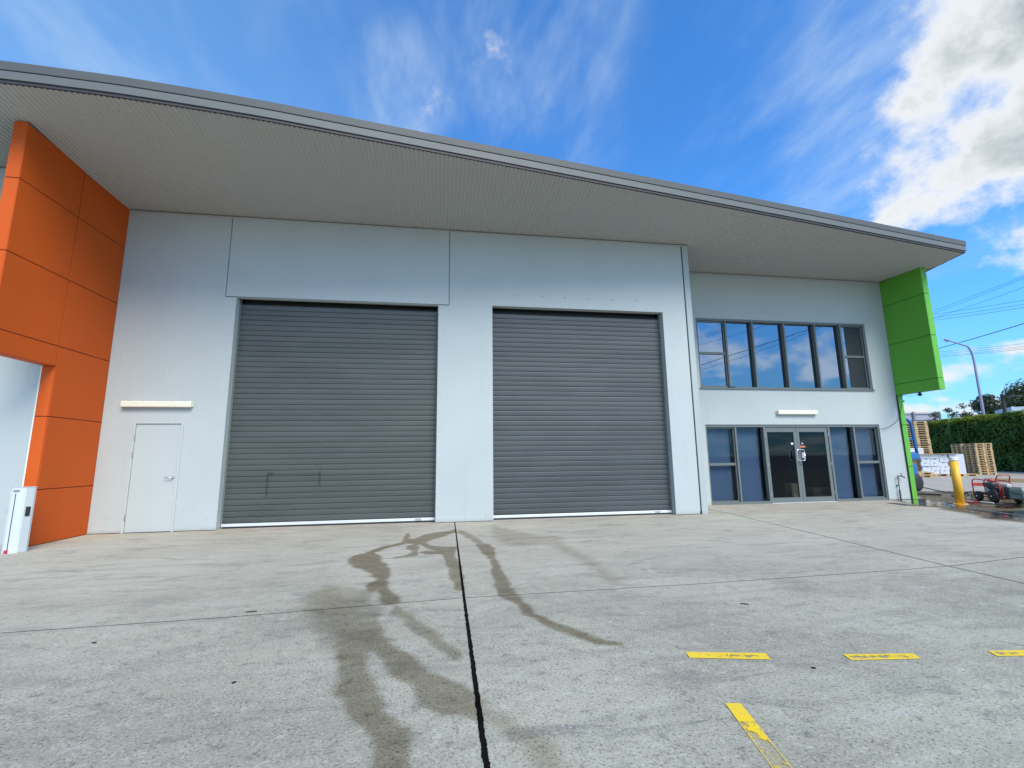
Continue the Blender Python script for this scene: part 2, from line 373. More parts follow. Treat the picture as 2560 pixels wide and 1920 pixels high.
def wall_mesh(xs, zs, holes, y0, y1):      # slab of wall in XZ with rectangular openings; reveals included
    mb = MB(); nx, nz = len(xs)-1, len(zs)-1
    solid = {}
    for i in range(nx):
        for k in range(nz):
            cx, cz = (xs[i]+xs[i+1])/2, (zs[k]+zs[k+1])/2
            solid[i, k] = not any(h[0] < cx < h[1] and h[2] < cz < h[3] for h in holes)
    vid = {}
    def V(x, y, z):
        q = (round(x, 5), round(y, 5), round(z, 5))
        if q not in vid: vid[q] = len(mb.v); mb.v.append(q)
        return vid[q]
    for (i, k), s_ in solid.items():
        if not s_: continue
        a, b, c, d = xs[i], xs[i+1], zs[k], zs[k+1]
        mb.f.append((V(a, y0, c), V(b, y0, c), V(b, y0, d), V(a, y0, d)))
        mb.f.append((V(a, y1, c), V(a, y1, d), V(b, y1, d), V(b, y1, c)))
        if not solid.get((i-1, k), False): mb.f.append((V(a, y0, c), V(a, y0, d), V(a, y1, d), V(a, y1, c)))
        if not solid.get((i+1, k), False): mb.f.append((V(b, y0, c), V(b, y1, c), V(b, y1, d), V(b, y0, d)))
        if not solid.get((i, k-1), False): mb.f.append((V(a, y0, c), V(a, y1, c), V(b, y1, c), V(b, y0, c)))
        if not solid.get((i, k+1), False): mb.f.append((V(a, y0, d), V(b, y0, d), V(b, y1, d), V(a, y1, d)))
    return mb

# ------------------------------------------------------------------ ground and slabs
g = MB(); g.v = [(-1500, -1500, -.06), (1500, -1500, -.06), (1500, 1500, -.06), (-1500, 1500, -.06)]; g.f = [(0, 1, 2, 3)]
tag(obj('ground', g, 'asphalt'), kind='structure')
pave = thing('pavement', kind='structure')
JX = [(-1.02, 3.), (-1.09, -.12), (-1.159, -5.308), (-1.185, -7.766), (-1.24, -14.), (-1.3, -26.)]           # wide sealed joint
KX = [(5.28, 3.), (5.167, -.134), (4.673, -3.921), (4.496, -5.178), (4.43, -5.94), (3.9, -14.), (3.0, -26)]   # sawn joint
def xat(line, y):
    for (x0, y0), (x1, y1) in zip(line, line[1:]):
        if y <= y0 and y >= y1: return x0+(x1-x0)*(y-y0)/(y1-y0)
YJ = [(-30, -5.9), (-9, -5.6), (-4.805, -5.521), (-3.203, -5.467), (-1.159, -5.308), (1.312, -5.30), (3.466, -5.229), (4.496, -5.178), (6.2, -4.93), (12, -4.1), (30, -1.6)]
def yat(x):
    for (x0, y0), (x1, y1) in zip(YJ, YJ[1:]):
        if x0 <= x <= x1: return y0+(y1-y0)*(x-x0)/(x1-x0)
yj1, yj2 = yat(-1.16), yat(4.496)
def side(line, ya, yb, off, ref_up):
    pts = [(x+off, y) for x, y in line if min(ya, yb) < y < max(ya, yb)]
    pts = [(xat(line, max(ya, yb))+off, max(ya, yb))]+pts+[(xat(line, min(ya, yb))+off, min(ya, yb))]
    return pts          # from high y to low y
TH = .013
def horiz(x0, x1, off):
    pts = [(x, y+off) for x, y in YJ if x0 < x < x1]
    return [(x0, yat(x0)+off)]+pts+[(x1, yat(x1)+off)]
MW = .009
# upper row (against the building)
def slab(pts, mat):
    a = sum(pts[i][0]*pts[(i+1) % len(pts)][1]-pts[(i+1) % len(pts)][0]*pts[i][1] for i in range(len(pts)))
    if a < 0: pts = pts[::-1]
    obj('concrete_slab', MB().prism(pts, -.05, 0), mat, pave)
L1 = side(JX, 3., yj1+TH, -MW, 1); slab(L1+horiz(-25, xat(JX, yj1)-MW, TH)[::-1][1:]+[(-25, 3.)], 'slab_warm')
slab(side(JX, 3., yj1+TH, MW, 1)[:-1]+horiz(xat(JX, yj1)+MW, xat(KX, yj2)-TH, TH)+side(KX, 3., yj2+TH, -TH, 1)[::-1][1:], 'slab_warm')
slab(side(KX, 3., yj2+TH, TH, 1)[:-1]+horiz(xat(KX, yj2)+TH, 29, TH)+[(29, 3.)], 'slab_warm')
slab(horiz(-25, xat(JX, yj1)-MW, -TH)+side(JX, yj1-TH, -25.9, -MW, 1)[1:]+[(-25, -25.9)], 'slab')
slab(horiz(xat(JX, yj1)+MW, xat(KX, yj2)-TH, -TH)+side(KX, yj2-TH, -25.9, -TH, 1)[1:]+side(JX, yj1-TH, -25.9, MW, 1)[::-1][:-1], 'slab')
slab(horiz(xat(KX, yj2)+TH, 29, -TH)+[(29, -25.9)]+side(KX, yj2-TH, -25.9, TH, 1)[::-1][:-1], 'slab')
slab([(-25, 3.012), (12.4, 3.012), (12.4, 40), (-25, 40)], 'slab'); slab([(12.412, 3.012), (60, 3.012), (60, 60), (12.412, 60)], 'slab')
slab([(29.012, -25.9), (60, -25.9), (60, 3.), (29.012, 3.)], 'slab')
g = MB(); g.v = [(-25, -25.9, -.004), (29, -25.9, -.004), (29, 3., -.004), (-25, 3., -.004)]; g.f = [(0, 1, 2, 3)]
obj('joint_filler', g, 'seal', pave)
# ragged bitumen in the wide joint
mb = MB(); ys = np.linspace(0.0, -14, 1400); 
for i, y in enumerate(ys):
    x = xat(JX, float(y)); wd = .0095 + max(0, min(1, (-y-1)/6))*.005
    
    a = wd*(1+.45*mn.noise((0, float(y)*14, 1))+.25*mn.noise((0, float(y)*60, 3))); b = wd*(1+.45*mn.noise((3, float(y)*14, 9))+.25*mn.noise((0, float(y)*60, 7)))
    mb.v += [(x-a, y, .003), (x+b, y, .003)]
    if i: k = 2*i; mb.f.append((k-2, k, k+1, k-1))
obj('joint_sealant', mb, 'seal', pave)

# ---- water marks: a grid sheet whose wetness is worked out from outlines on the ground
ST=[(0.5,0.05,[(-2.13,-4.89),(-2.04,-4.95),(-2.06,-5.08),(-2.05,-5.3),(-1.93,-5.5),(-1.9,-5.75),(-2.2,-5.8),(-2.35,-5.5),(-2.45,-5.1),(-2.5,-4.8),(-2.31,-4.70)]),(1.0,0.03,[(-2.6,-3.4),(-2.58,-3.08),(-2.46,-2.96),(-2.35,-2.73),(-2.28,-2.5),(-2.12,-2.32),(-1.96,-2.14),(-1.94,-2.33),(-2.09,-2.48),(-2.25,-2.72),(-2.31,-2.94),(-2.24,-3.12),(-2.2,-3.29),(-2.1,-3.62),(-2.0,-3.96),(-1.97,-4.24),(-1.96,-4.53),(-1.92,-4.79),(-1.84,-5.08),(-1.74,-5.34),(-1.82,-5.38),(-1.9,-5.38),(-1.95,-5.1),(-2.01,-4.87),(-2.06,-4.94),(-2.13,-4.93),(-2.14,-4.74),(-2.06,-4.5),(-2.08,-4.39),(-2.2,-4.13),(-2.37,-3.88),(-2.52,-3.64)]),(0.85,0.02,[(-1.98,-2.02),(-1.98,-1.3),(-1.94,-1.24),(-1.91,-1.79),(-1.8,-1.88),(-1.63,-1.41),(-1.4,-1.26),(-1.2,-1.12),(-1.11,-0.98),(-1.11,-1.36),(-1.27,-1.58),(-1.42,-1.9),(-1.53,-2.06),(-1.64,-2.27),(-1.56,-2.5),(-1.4,-2.66),(-1.14,-2.75),(-1.14,-2.92),(-1.2,-2.98),(-1.19,-3.34),(-1.15,-3.89),(-1.14,-4.53),(-1.16,-5.08),(-1.21,-5.09),(-1.23,-4.88),(-1.27,-4.39),(-1.3,-3.72),(-1.34,-3.31),(-1.42,-3.21),(-1.59,-3.19),(-1.65,-3.05),(-1.58,-2.95),(-1.44,-3.02),(-1.59,-2.7),(-1.71,-2.36),(-1.73,-2.46),(-1.7,-2.97),(-1.69,-3.28),(-1.76,-3.3),(-1.86,-3.32),(-1.98,-3.38),(-2.01,-3.32),(-1.85,-3.2),(-1.76,-3.0),(-1.86,-2.74),(-1.89,-2.48),(-1.79,-2.34),(-1.96,-2.25)]),(.8,0.03,[(-2.22,-5.30),(-1.97,-5.45),(-1.89,-5.69),(-1.89,-5.9),(-1.77,-6.24),(-1.73,-6.37),(-1.55,-6.62),(-1.43,-6.83),(-1.28,-7.0),(-1.2,-7.16),(-1.17,-7.21),(-1.18,-7.42),(-1.24,-7.37),(-1.38,-7.28),(-1.5,-7.13),(-1.55,-6.97),(-1.67,-6.81),(-1.78,-6.57),(-1.84,-6.42),(-1.91,-6.43),(-1.85,-6.59),(-1.84,-6.75),(-1.74,-7.01),(-1.65,-7.24),(-1.57,-7.41),(-1.52,-7.59),(-1.48,-7.85),(-1.62,-7.85),(-1.66,-7.53),(-1.76,-7.38),(-1.84,-7.22),(-1.93,-7.03),(-2.01,-6.78),(-2.03,-6.56),(-2.12,-6.37),(-2.12,-6.18),(-2.28,-5.83)]),(0.62,0.13,[(-2.65,-5.05),(-2.58,-4.6),(-2.36,-4.73),(-2.2,-5.14),(-1.98,-5.56),(-1.82,-6.42),(-1.91,-6.43),(-2.12,-6.37),(-2.22,-6.11),(-2.38,-5.81),(-2.54,-5.46)]),(0.6,0.03,[(-1.8,-5.42),(-1.72,-5.56),(-1.59,-5.86),(-1.44,-6.11),(-1.36,-6.32),(-1.29,-6.52),(-1.25,-6.64),(-1.27,-6.68),(-1.36,-6.55),(-1.46,-6.34),(-1.58,-6.1),(-1.69,-5.84),(-1.78,-5.66)]),(0.9,0.025,[(-0.83,-2.6),(-0.66,-2.6),(-0.6,-3.0),(-0.67,-3.59),(-0.67,-4.33),(-0.66,-4.82),(-0.67,-5.23),(-0.63,-5.58),(-0.58,-5.89),(-0.5,-6.07),(-0.4,-6.24),(-0.29,-6.42),(-0.2,-6.54),(-0.11,-6.63),(-0.14,-6.67),(-0.25,-6.59),(-0.37,-6.46),(-0.49,-6.31),(-0.57,-6.11),(-0.65,-5.88),(-0.71,-5.57),(-0.8,-5.35),(-0.8,-4.88),(-0.78,-4.3),(-0.74,-3.71),(-0.8,-3.28)]),(0.35,0.12,[(-0.37,-0.57),(-0.21,-1.18),(0.08,-1.64),(0.27,-2.04),(0.59,-2.11),(0.49,-3.24),(0.57,-3.99),(0.53,-4.78),(0.5,-5.23),(0.38,-5.12),(0.39,-4.08),(0.26,-2.85),(-0.25,-2.91),(-0.45,-2.69),(-0.47,-1.86)]),(0.5,0.06,[(-1.16,-7.28),(-1.05,-7.4),(-0.94,-7.54),(-0.89,-7.67),(-0.83,-7.83),(-0.97,-7.8),(-0.99,-7.68),(-1.07,-7.53),(-1.15,-7.41)]),(0.6,0.03,[(-1.05,-0.98),(-0.88,-1.54),(-0.75,-2.23),(-0.71,-2.63),(-0.81,-2.61),(-0.94,-1.87),(-1.05,-1.5)])]
PD=[('damp',0.15,[(11.44,1.51),(10.44,0.28),(10.63,-0.01),(10.68,-0.3),(10.32,-0.61),(10.0,-1.27),(9.88,-1.59),(9.4,-2.12),(9.45,-2.7),(18.34,3.08),(15.27,4.12),(12.63,1.95),(11.75,1.61)]),('g1',0.1,[(11.58,1.52),(12.28,1.65),(12.22,1.28),(11.86,0.35),(11.72,-0.02),(10.99,-0.51),(10.97,-0.1),(10.72,0.26),(10.7,0.47)]),('g2',0.1,[(11.01,-0.74),(11.06,-1.16),(11.76,-1.2),(10.01,-2.33),(9.73,-2.08),(10.36,-1.43)]),('g3',0.1,[(11.88,-0.36),(14.02,0.28),(12.31,-0.84),(11.65,-0.83)])]
def sdist(px, py, poly):
    inside = np.zeros(px.shape, bool); d2 = np.full(px.shape, 1e9)
    n = len(poly)
    for i in range(n):
        x0, y0 = poly[i]; x1, y1 = poly[(i+1) % n]
        ex, ey = x1-x0, y1-y0; tt = np.clip(((px-x0)*ex+(py-y0)*ey)/(ex*ex+ey*ey+1e-12), 0, 1)
        d2 = np.minimum(d2, (px-x0-tt*ex)**2+(py-y0-tt*ey)**2)
        cr = ((y0 > py) != (y1 > py)); xx = x0+(py-y0)*ex/(ey if abs(ey) > 1e-12 else 1e-12)
        inside ^= cr & (px < xx)
    return np.where(inside, 1, -1)*np.sqrt(d2)
def grid_sheet(name, x0, x1, y0, y1, st, z, fields, mat, warp, wsc):
    xs = np.arange(x0, x1, st); ys = np.arange(y0, y1, st); X, Y = np.meshgrid(xs, ys)
    wx = np.array([[mn.fractal((float(a)*wsc, float(b)*wsc, 0), 1., 2., 4) for a in xs[::2]] for b in ys[::2]])
    wy = np.array([[mn.fractal((float(a)*wsc, float(b)*wsc, 9), 1., 2., 4) for a in xs[::2]] for b in ys[::2]])
    wx = np.repeat(np.repeat(wx, 2, 0), 2, 1)[:X.shape[0], :X.shape[1]]; wy = np.repeat(np.repeat(wy, 2, 0), 2, 1)[:X.shape[0], :X.shape[1]]
    Xw, Yw = X+wx*warp, Y+wy*warp
    chans = []
    for polys in fields:
        a = np.zeros(X.shape)
        for (s_, w_, poly) in polys:
            q = np.clip((sdist(Xw, Yw, poly)+.012)/(2*w_)+.5, 0, 1); q = q*q*(3-2*q)
            if s_ == .8: q = q*np.clip((-5.25-Y)/.8, 0, 1)      # this trail dries out towards the wall
            a = np.maximum(a, s_*q)
        chans.append(a)
    tot = sum(chans); ny, nx = X.shape
    keep = np.maximum.reduce([tot[:-1, :-1], tot[1:, :-1], tot[:-1, 1:], tot[1:, 1:]]) > .002
    ii, jj = np.nonzero(keep); idx = np.arange(ny*nx).reshape(ny, nx)
    F = np.stack([idx[ii, jj], idx[ii, jj+1], idx[ii+1, jj+1], idx[ii+1, jj]], 1)
    used = np.unique(F); remap = np.full(ny*nx, -1); remap[used] = np.arange(len(used)); F = remap[F]
    V = np.stack([X.ravel()[used], Y.ravel()[used], np.full(len(used), z)], 1)
    me = bpy.data.meshes.new(name); me.from_pydata(V.tolist(), [], F.tolist())
    for k, a in enumerate(chans):
        at = me.attributes.new('m%d' % k, 'FLOAT', 'POINT'); at.data.foreach_set('value', a.ravel()[used].astype(np.float32))
    me.materials.append(mat); me.update(); o = bpy.data.objects.new(name, me); COL.objects.link(o); o.parent = pave
    return o
m, t, out = newmat('wet_mark')
at = t.n('ShaderNodeAttribute', {'attribute_name': 'm0'}).outputs['Fac']
P = t.n('ShaderNodeNewGeometry').outputs['Position']
k = t.m('MULTIPLY', at, t.ss(t.noise(P, 5., 8, .7), .25, .6, .72, 1.))
tc = t.mix(k, (1, 1, 1), (.665, .635, .575))
link(t, t.n('ShaderNodeBsdfTransparent', None, Color=tc).outputs[0], out.inputs[0]); M['wet'] = m
o = grid_sheet('water_mark', -3.3, 1.2, -8.4, -.3, .02, .004, [ST], m, .038, 4.5)
tag(o, 'brown damp trails running out from the pier between the two shutters')
m, t, out = newmat('puddle_water')
a0 = t.n('ShaderNodeAttribute', {'attribute_name': 'm0'}).outputs['Fac']; a1 = t.n('ShaderNodeAttribute', {'attribute_name': 'm1'}).outputs['Fac']
P = t.n('ShaderNodeNewGeometry').outputs['Position']
nn = t.noise(P, 2.2, 8, .7)
tr = t.n('ShaderNodeBsdfTransparent', None, Color=t.mix(a0, (1, 1, 1), (.60, .57, .52)))
gl = t.n('ShaderNodeBsdfGlossy', None, Color=(1, 1, 1), Roughness=.03)
bp = t.n('ShaderNodeBump', None, Strength=.35, Distance=.03, Height=t.noise(P, 2.5, 3)); link(t, bp.outputs[0], gl.inputs['Normal'])
fr = t.n('ShaderNodeFresnel', None, IOR=1.45).outputs[0]
wetk = t.m('MAXIMUM', t.m('MULTIPLY', a1, t.ss(nn, .24, .38)), t.m('MULTIPLY', a0, t.ss(nn, .52, .60, .12, .85)))
mx = t.n('ShaderNodeMixShader', None, i0=t.m('MULTIPLY', t.m('MULTIPLY', fr, 1.25, clamp=True), wetk)); link(t, tr.outputs[0], mx.inputs[1]); link(t, gl.outputs[0], mx.inputs[2])
link(t, mx.outputs[0], out.inputs[0])
o = grid_sheet('puddle', 9., 18.6, -3.4, 4.6, .05, .004, [[(1, PD[0][1], PD[0][2])], [(1, q[1], q[2]) for q in PD[1:]]], m, .12, .9)
tag(o, 'shallow wash water lying round the yellow bollard')
for pts in (((11.129, -.424), (10.658, -1.862), (10.50, -1.95), (10.97, -.52)),):
    obj('drain_channel', MB().prism([pts[3], pts[2], pts[1], pts[0]], .002, .0075), 'grate', pave)

# ---- painted lines (yellow, worn through in the middle)
def m_line(name, seed, wear):
    m, t, out = newmat(name)
    P = t.n('ShaderNodeNewGeometry').outputs['Position']
    ed = t.n('ShaderNodeAttribute', {'attribute_name': 'edge'}).outputs['Fac']
    a = t.noise(t.map(P, loc=(seed, 0, 0)), 22., 8, .72, .4); b = t.noise(t.map(P, loc=(seed, 3, 0)), 3.5, 3, .6)
    k = t.m('ADD', t.m('MULTIPLY', a, .6), t.m('MULTIPLY', b, .45)); k = t.m('ADD', k, t.m('MULTIPLY', ed, wear))
    worn = t.ss(k, .61, .70); worn = t.m('MULTIPLY', worn, t.ss(ed, .38, .50))
    sp = t.noise(P, 110., 3, .6); worn = t.m('MAXIMUM', worn, t.m('MULTIPLY', t.ss(sp, .64, .7), .8))
    c = t.mix(t.ss(a, .4, .62), (.82, .56, .015), (.70, .52, .06))
    bs = t.n('ShaderNodeBsdfPrincipled', None, Base_Color=c, Roughness=.6)
    tr = t.n('ShaderNodeBsdfTransparent', None, Color=(1, 1, 1))
    mx = t.n('ShaderNodeMixShader', None, i0=t.m('MULTIPLY', worn, .93)); link(t, bs.outputs[0], mx.inputs[1]); link(t, tr.outputs[0], mx.inputs[2])
    link(t, mx.outputs[0], out.inputs[0]); return m
def painted(q, seed, wear, label):
    A, B, Cc, Dd = [Vector((*p, 0)) for p in q]; mb = MB(); ed = []; nu, nv = 24, 6
    for i in range(nu+1):
        for j in range(nv+1):
            a, b = i/nu, j/nv; p = (A*(1-a)+B*a)*(1-b)+(Dd*(1-a)+Cc*a)*b
            mb.v.append((p.x, p.y, .004)); ed.append(min(1, min(b, 1-b, 6*a, 6*(1-a))*2))
    for i in range(nu):
        for j in range(nv): k = i*(nv+1)+j; mb.f.append((k, k+1, k+nv+2, k+nv+1))
    o = obj('painted_line', mb, m_line('line_paint_%d' % seed, seed, wear), pave)
    o.data.attributes.new('edge', 'FLOAT', 'POINT').data.foreach_set('value', ed); tag(o, label)
painted([(.25, -6.837), (.759, -6.952), (.728, -7.048), (.232, -6.929)], 1, .10, 'short yellow line with faded middle, nearest the sealed joint')
painted([(1.242, -7.061), (1.7, -7.133), (1.674, -7.209), (1.223, -7.149)], 5, .18, 'short yellow line worn bare over its left half')
painted([(2.216, -7.188), (2.72, -7.255), (2.69, -7.338), (2.185, -7.267)], 9, .12, 'yellow line running out of the picture on the right')
painted([(.118, -7.478), (.199, -7.493), (.035, -8.20), (-.045, -8.185)], 13, .20, 'long slanting yellow line worn hollow along its middle')
for (x, y, a, s_, l_) in ((-3.026, -5.366, .1, .048, 'black leaf lying just above the thin joint on the left'), (1.288, -5.998, -.5, .036, 'dark twig lying on the slab above the yellow lines'), (-2.6, -6.75, .4, .012, 'tiny black crumb left of the brown water trail'), (-3.9, -5.9, 0, .014, 'small dark crumb left of the black leaf'), (.9, -7.2, -.7, .014, 'dark sliver right of the first yellow line')):
    mb = MB().prism([(-s_, 0), (-s_*.4, -.008), (s_*.7, -.006), (s_, .003), (s_*.2, .010), (-s_*.6, .007)], .0, .006)
    tag(obj('dead_leaf', mb, 'leafdeb', loc=(x, y, .001)), l_, 'debris', group='dark scraps scattered on the concrete').rotation_euler = (0, 0, a)

# ------------------------------------------------------------------ the building
B = thing('warehouse_building', 'pale grey warehouse unit with two roller shutters under a wide curved eave', 'building')
zs_ = lambda y: 6.55+.02*y*y
x0, x1, x2, x3, x4 = -5.687, -1.489, -.275, 3.883, 4.481
LP0, LP1, LZ = -5.89, -1.265, 4.745
# precast panels with recessed joints; panel left of shutter holds the personnel door
PDX0, PDX1, PDZ = -7.33, -6.442, 2.10
obj('wall_panel', wall_mesh([-7.9, PDX0, PDX1, LP0-.02], [0, PDZ, 6.54], [(PDX0, PDX1, 0, PDZ)], 0, .17), 'wall', B)
obj('wall_panel', wall_mesh([LP0-.02, x0], [0, LZ-.02], [], 0, .17), 'wall', B)
obj('wall_panel', wall_mesh([LP0+.0, LP1-.0], [LZ, 6.54], [], -.012, .17), 'wall', B)         # infill panel over the left shutter
obj('panel_joint', MB().box(LP0-.02, LP0, .03, .1, LZ-.02, 6.54).box(LP0, LP1+.02, .03, .1, LZ-.02, LZ).box(LP1, LP1+.02, .03, .1, LZ, 6.54), 'wall2', B)
obj('wall_panel', wall_mesh([x1, LP1+.02], [0, LZ-.02], [], 0, .17), 'wall', B)
obj('wall_panel', wall_mesh([LP1+.02, x2, x3, x4], [0, 4.766, 6.54], [(x2, x3, 0, 4.766)], 0, .17), 'wall', B)
for k in range(6):
    x = (.319, .939, 1.468, 2.047, 2.636, 3.234)[k]
    obj('wall_scar', MB().box(x-.035, x+.02, -.003, .01, 5.015, 5.028).box(x-.04, x-.03, -.003, .01, 5.03, 5.045), 'marks', B)
# end pier: return wall edge
box('return_wall', 4.512, 4.66, -.01, 1.66, 0, 6.54, 'wall2', B, bevel=.004)
box('panel_joint', 4.483, 4.512, .03, .12, 0, 6.53, 'dark_trim', B)
box('downpipe_clip', 4.475, 4.50, -.03, .0, .02, .07, 'black', B)
# recessed office wall
wx0, wx1, wz0, wz1 = 5.753, 11.309, 3.178, 5.22; ex0, ex1, ez1 = 5.795, 11.331, 2.165
obj('office_wall', wall_mesh([4.66, wx0, ex0, wx1, ex1, 12.063], [0, ez1, wz0, wz1, 6.60], [(wx0, wx1, wz0, wz1), (ex0, ex1, 0, ez1)], 1.66, 1.86), 'wall', B)
# neighbour's wall on the left
obj('wall_panel', wall_mesh([-20, -8.102], [0, 6.56], [], -1.2, -1.0), 'wall', B)
# shell behind
obj('rear_wall', MB().box(-20, 12.2, 14, 14.2, 0, 6.7).box(12.06, 12.23, 1.87, 14, 0, 6.6).box(-8.09, -7.95, .02, 13.9, 0, 6.5), 'wall', B)
# ---- roof, soffit, fascia
EP = [(-20, -2.3), (-16, -2.75), (-12.5, -3.02), (-10, -3.13), (-7.734, -3.145), (-6.933, -3.12), (-6.115, -3.08), (-4.378, -2.924), (-3.439, -2.805), (-1.338, -2.526), (1.12, -2.191), (4.03, -1.790), (7.57, -1.287), (12.327, -.572)]
def ey(x):           # smooth curve through the measured eave points
    for k in range(len(EP)-1):
        if x <= EP[k+1][0] or k == len(EP)-2:
            (xa, ya), (xb, yb) = EP[k], EP[k+1]
            ma = (EP[k+1][1]-EP[max(k-1, 0)][1])/(EP[k+1][0]-EP[max(k-1, 0)][0]); q_ = min(k+2, len(EP)-1)
            mb_ = (EP[q_][1]-EP[k][1])/(EP[q_][0]-EP[k][0]); h_ = xb-xa; t_ = (x-xa)/h_
            return (2*t_**3-3*t_**2+1)*ya+(t_**3-2*t_**2+t_)*h_*ma+(-2*t_**3+3*t_**2)*yb+(t_**3-t_**2)*h_*mb_
mb = MB(); px = -20.; pitch_ = .076; rows = 9
prof = []
while px < 12.55:
    for (a, h) in ((0, 0), (.45, 0), (.60, .011), (.85, .011)):
        prof.append((px+a*pitch_, h))
    px += pitch_
for i, (x, h) in enumerate(prof):
    ya = ey(min(x, 12.33))+.045 if x < 12.33 else -.57+(x-12.33)/.3*1.285+.1
    yb = 9. if x > 12.0 else 2.3
    for k in range(rows):
        y = ya+(yb-ya)*(k/(rows-1)); mb.v.append((x, y, zs_(min(y, 3))+h))
    if i:
        for k in range(rows-1): a = (i-1)*rows+k; mb.f.append((a, a+1, a+rows+1, a+rows))
obj('soffit', mb, 'soffit', B)
edge = [(x, ey(x)) for x in np.linspace(-20, 12.327, 90)]
edge[-1] = (12.327, ey(12.327)); edge += [(12.63, .715), (12.80, 3.), (12.95, 9.)]
def ribbon(prof_, closed=False):
    mb = MB(); n = len(edge); m_ = len(prof_)
    for i, (x, y) in enumerate(edge):
        p = Vector(edge[max(i-1, 0)]); q = Vector(edge[min(i+1, n-1)])
        d1 = (Vector(edge[i])-p).normalized() if i else None; d2 = (q-Vector(edge[i])).normalized() if i < n-1 else None
        d1 = d1 or d2; d2 = d2 or d1; n1_ = Vector((d1.y, -d1.x)); n2_ = Vector((d2.y, -d2.x)); nn_ = (n1_+n2_); nn_ = nn_/nn_.length; nn_ = nn_/max(.4, nn_.dot(n1_))
        z = zs_(min(y, 3))
        for (o_, dz) in prof_: mb.v.append((x+nn_.x*o_, y+nn_.y*o_, z+dz))
    for i in range(n-1):
        for k in range(m_-1): a = i*m_+k; mb.f.append((a, a+m_, a+m_+1, a+1))
    return mb
fas = thing('fascia', parent=B)
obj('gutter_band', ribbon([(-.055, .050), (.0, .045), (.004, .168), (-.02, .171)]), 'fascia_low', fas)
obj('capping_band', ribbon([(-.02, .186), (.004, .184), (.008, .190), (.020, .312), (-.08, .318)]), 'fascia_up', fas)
obj('shadow_trim', ribbon([(-.06, -.004), (-.02, -.004), (-.02, .050), (-.02, .185)]), 'dark_trim', fas)  # dark ribbon paints the shade between fascia bottom and soffit edge
for (a, b, y) in ((-7.89, PDX0-.01, 0), (PDX1+.01, x0-.01, 0), (x1+.01, x2-.01, 0), (x3+.01, 4.47, 0), (11.34, 12.05, 1.66)): obj('base_gap', MB().box(a, b, y-.004, y-.0005, 0, .012), 'dark_trim', B)
rf = MB(); n = len(edge)
for (x, y) in edge: rf.v.append((x, y, zs_(min(y, 3))+.30))
for (x, y) in edge: rf.v.append((x, 14.4, 6.95))
for i in range(n-4): rf.f.append((i, i+1, n+i+1, n+i))
rf.f.append((n-4, n-3, 2*n-3, 2*n-4)); rf.f.append((n-3, n-2, 2*n-2, 2*n-3)); rf.f.append((n-2, n-1, 2*n-1, 2*n-2))
obj('roof', rf, 'fascia_low', B)
obj('wall_top_trim', MB().box(-7.9, 4.66, -.022, -.002, 6.505, 6.53).box(4.665, 12.06, 1.638, 1.657, 6.545, 6.57), 'soffit', B)

# ---- roller shutters
def shutter(xa, xb, ztop, mat, label):
    s = thing('roller_shutter', parent=B); s['label'] = label
    p = .1135; y0 = .19
    pr = [(.000, .013), (.003, .004), (.010, .000), (.05, -.003), (.095, -.002), (.106, .001), (.1095, .011), (.1135, .013)]
    mb = MB()
    for x in (xa+.01, xb-.01):
        for z, y in pr: mb.v.append((x, y, z))
    k = len(pr)
    for i in range(k-1): mb.f.append((i, k+i, k+i+1, i+1))
    me = mb.mesh('slat'); me.materials.append(M[mat])
    n_ = int((ztop-.10)/p)+2
    for i in range(n_):
        o = bpy.data.objects.new('slat', me); COL.objects.link(o); o.parent = s
        z = .10+i*p; over = max(0, z-(ztop-.20))
        o.location = (0, y0+random.uniform(-.0015, .0015)+over*.9, z)
        if over: o.rotation_euler = (-.55, 0, 0)
    obj('bottom_rail', MB().box(xa+.012, xb-.012, y0-.022, y0+.02, .035, .092), 'rail', s, bevel=.004)
    obj('rubber_seal', MB().box(xa+.012, xb-.012, y0-.008, y0+.01, .004, .035), 'black', s)
    obj('rail_lock', MB().box(xb-.42, xb-.30, y0-.030, y0-.021, .045, .082), 'castalu', s)
    for xx in (xa, xb-.03): obj('guide_channel', MB().box(xx+.001, xx+.029, y0-.015, y0+.05, .0, ztop-.01), 'alu', s)
    obj('drum_housing', MB().box(xa-.1, xb+.1, y0+.35, y0+.6, ztop-.3, ztop+.5).box(xa-.1, xb+.1, .172, .9, ztop+.52, ztop+.56).box(xa-.2, xb+.2, y0+.62, y0+.66, 0, ztop+.5), 'black', s)
    return s
shutter(x0, x1, 4.744, 'shut1', 'green-grey roller shutter with soot marks low down, next to the single door')
shutter(x2, x3, 4.766, 'shut2', 'blue-grey roller shutter beside the office front')
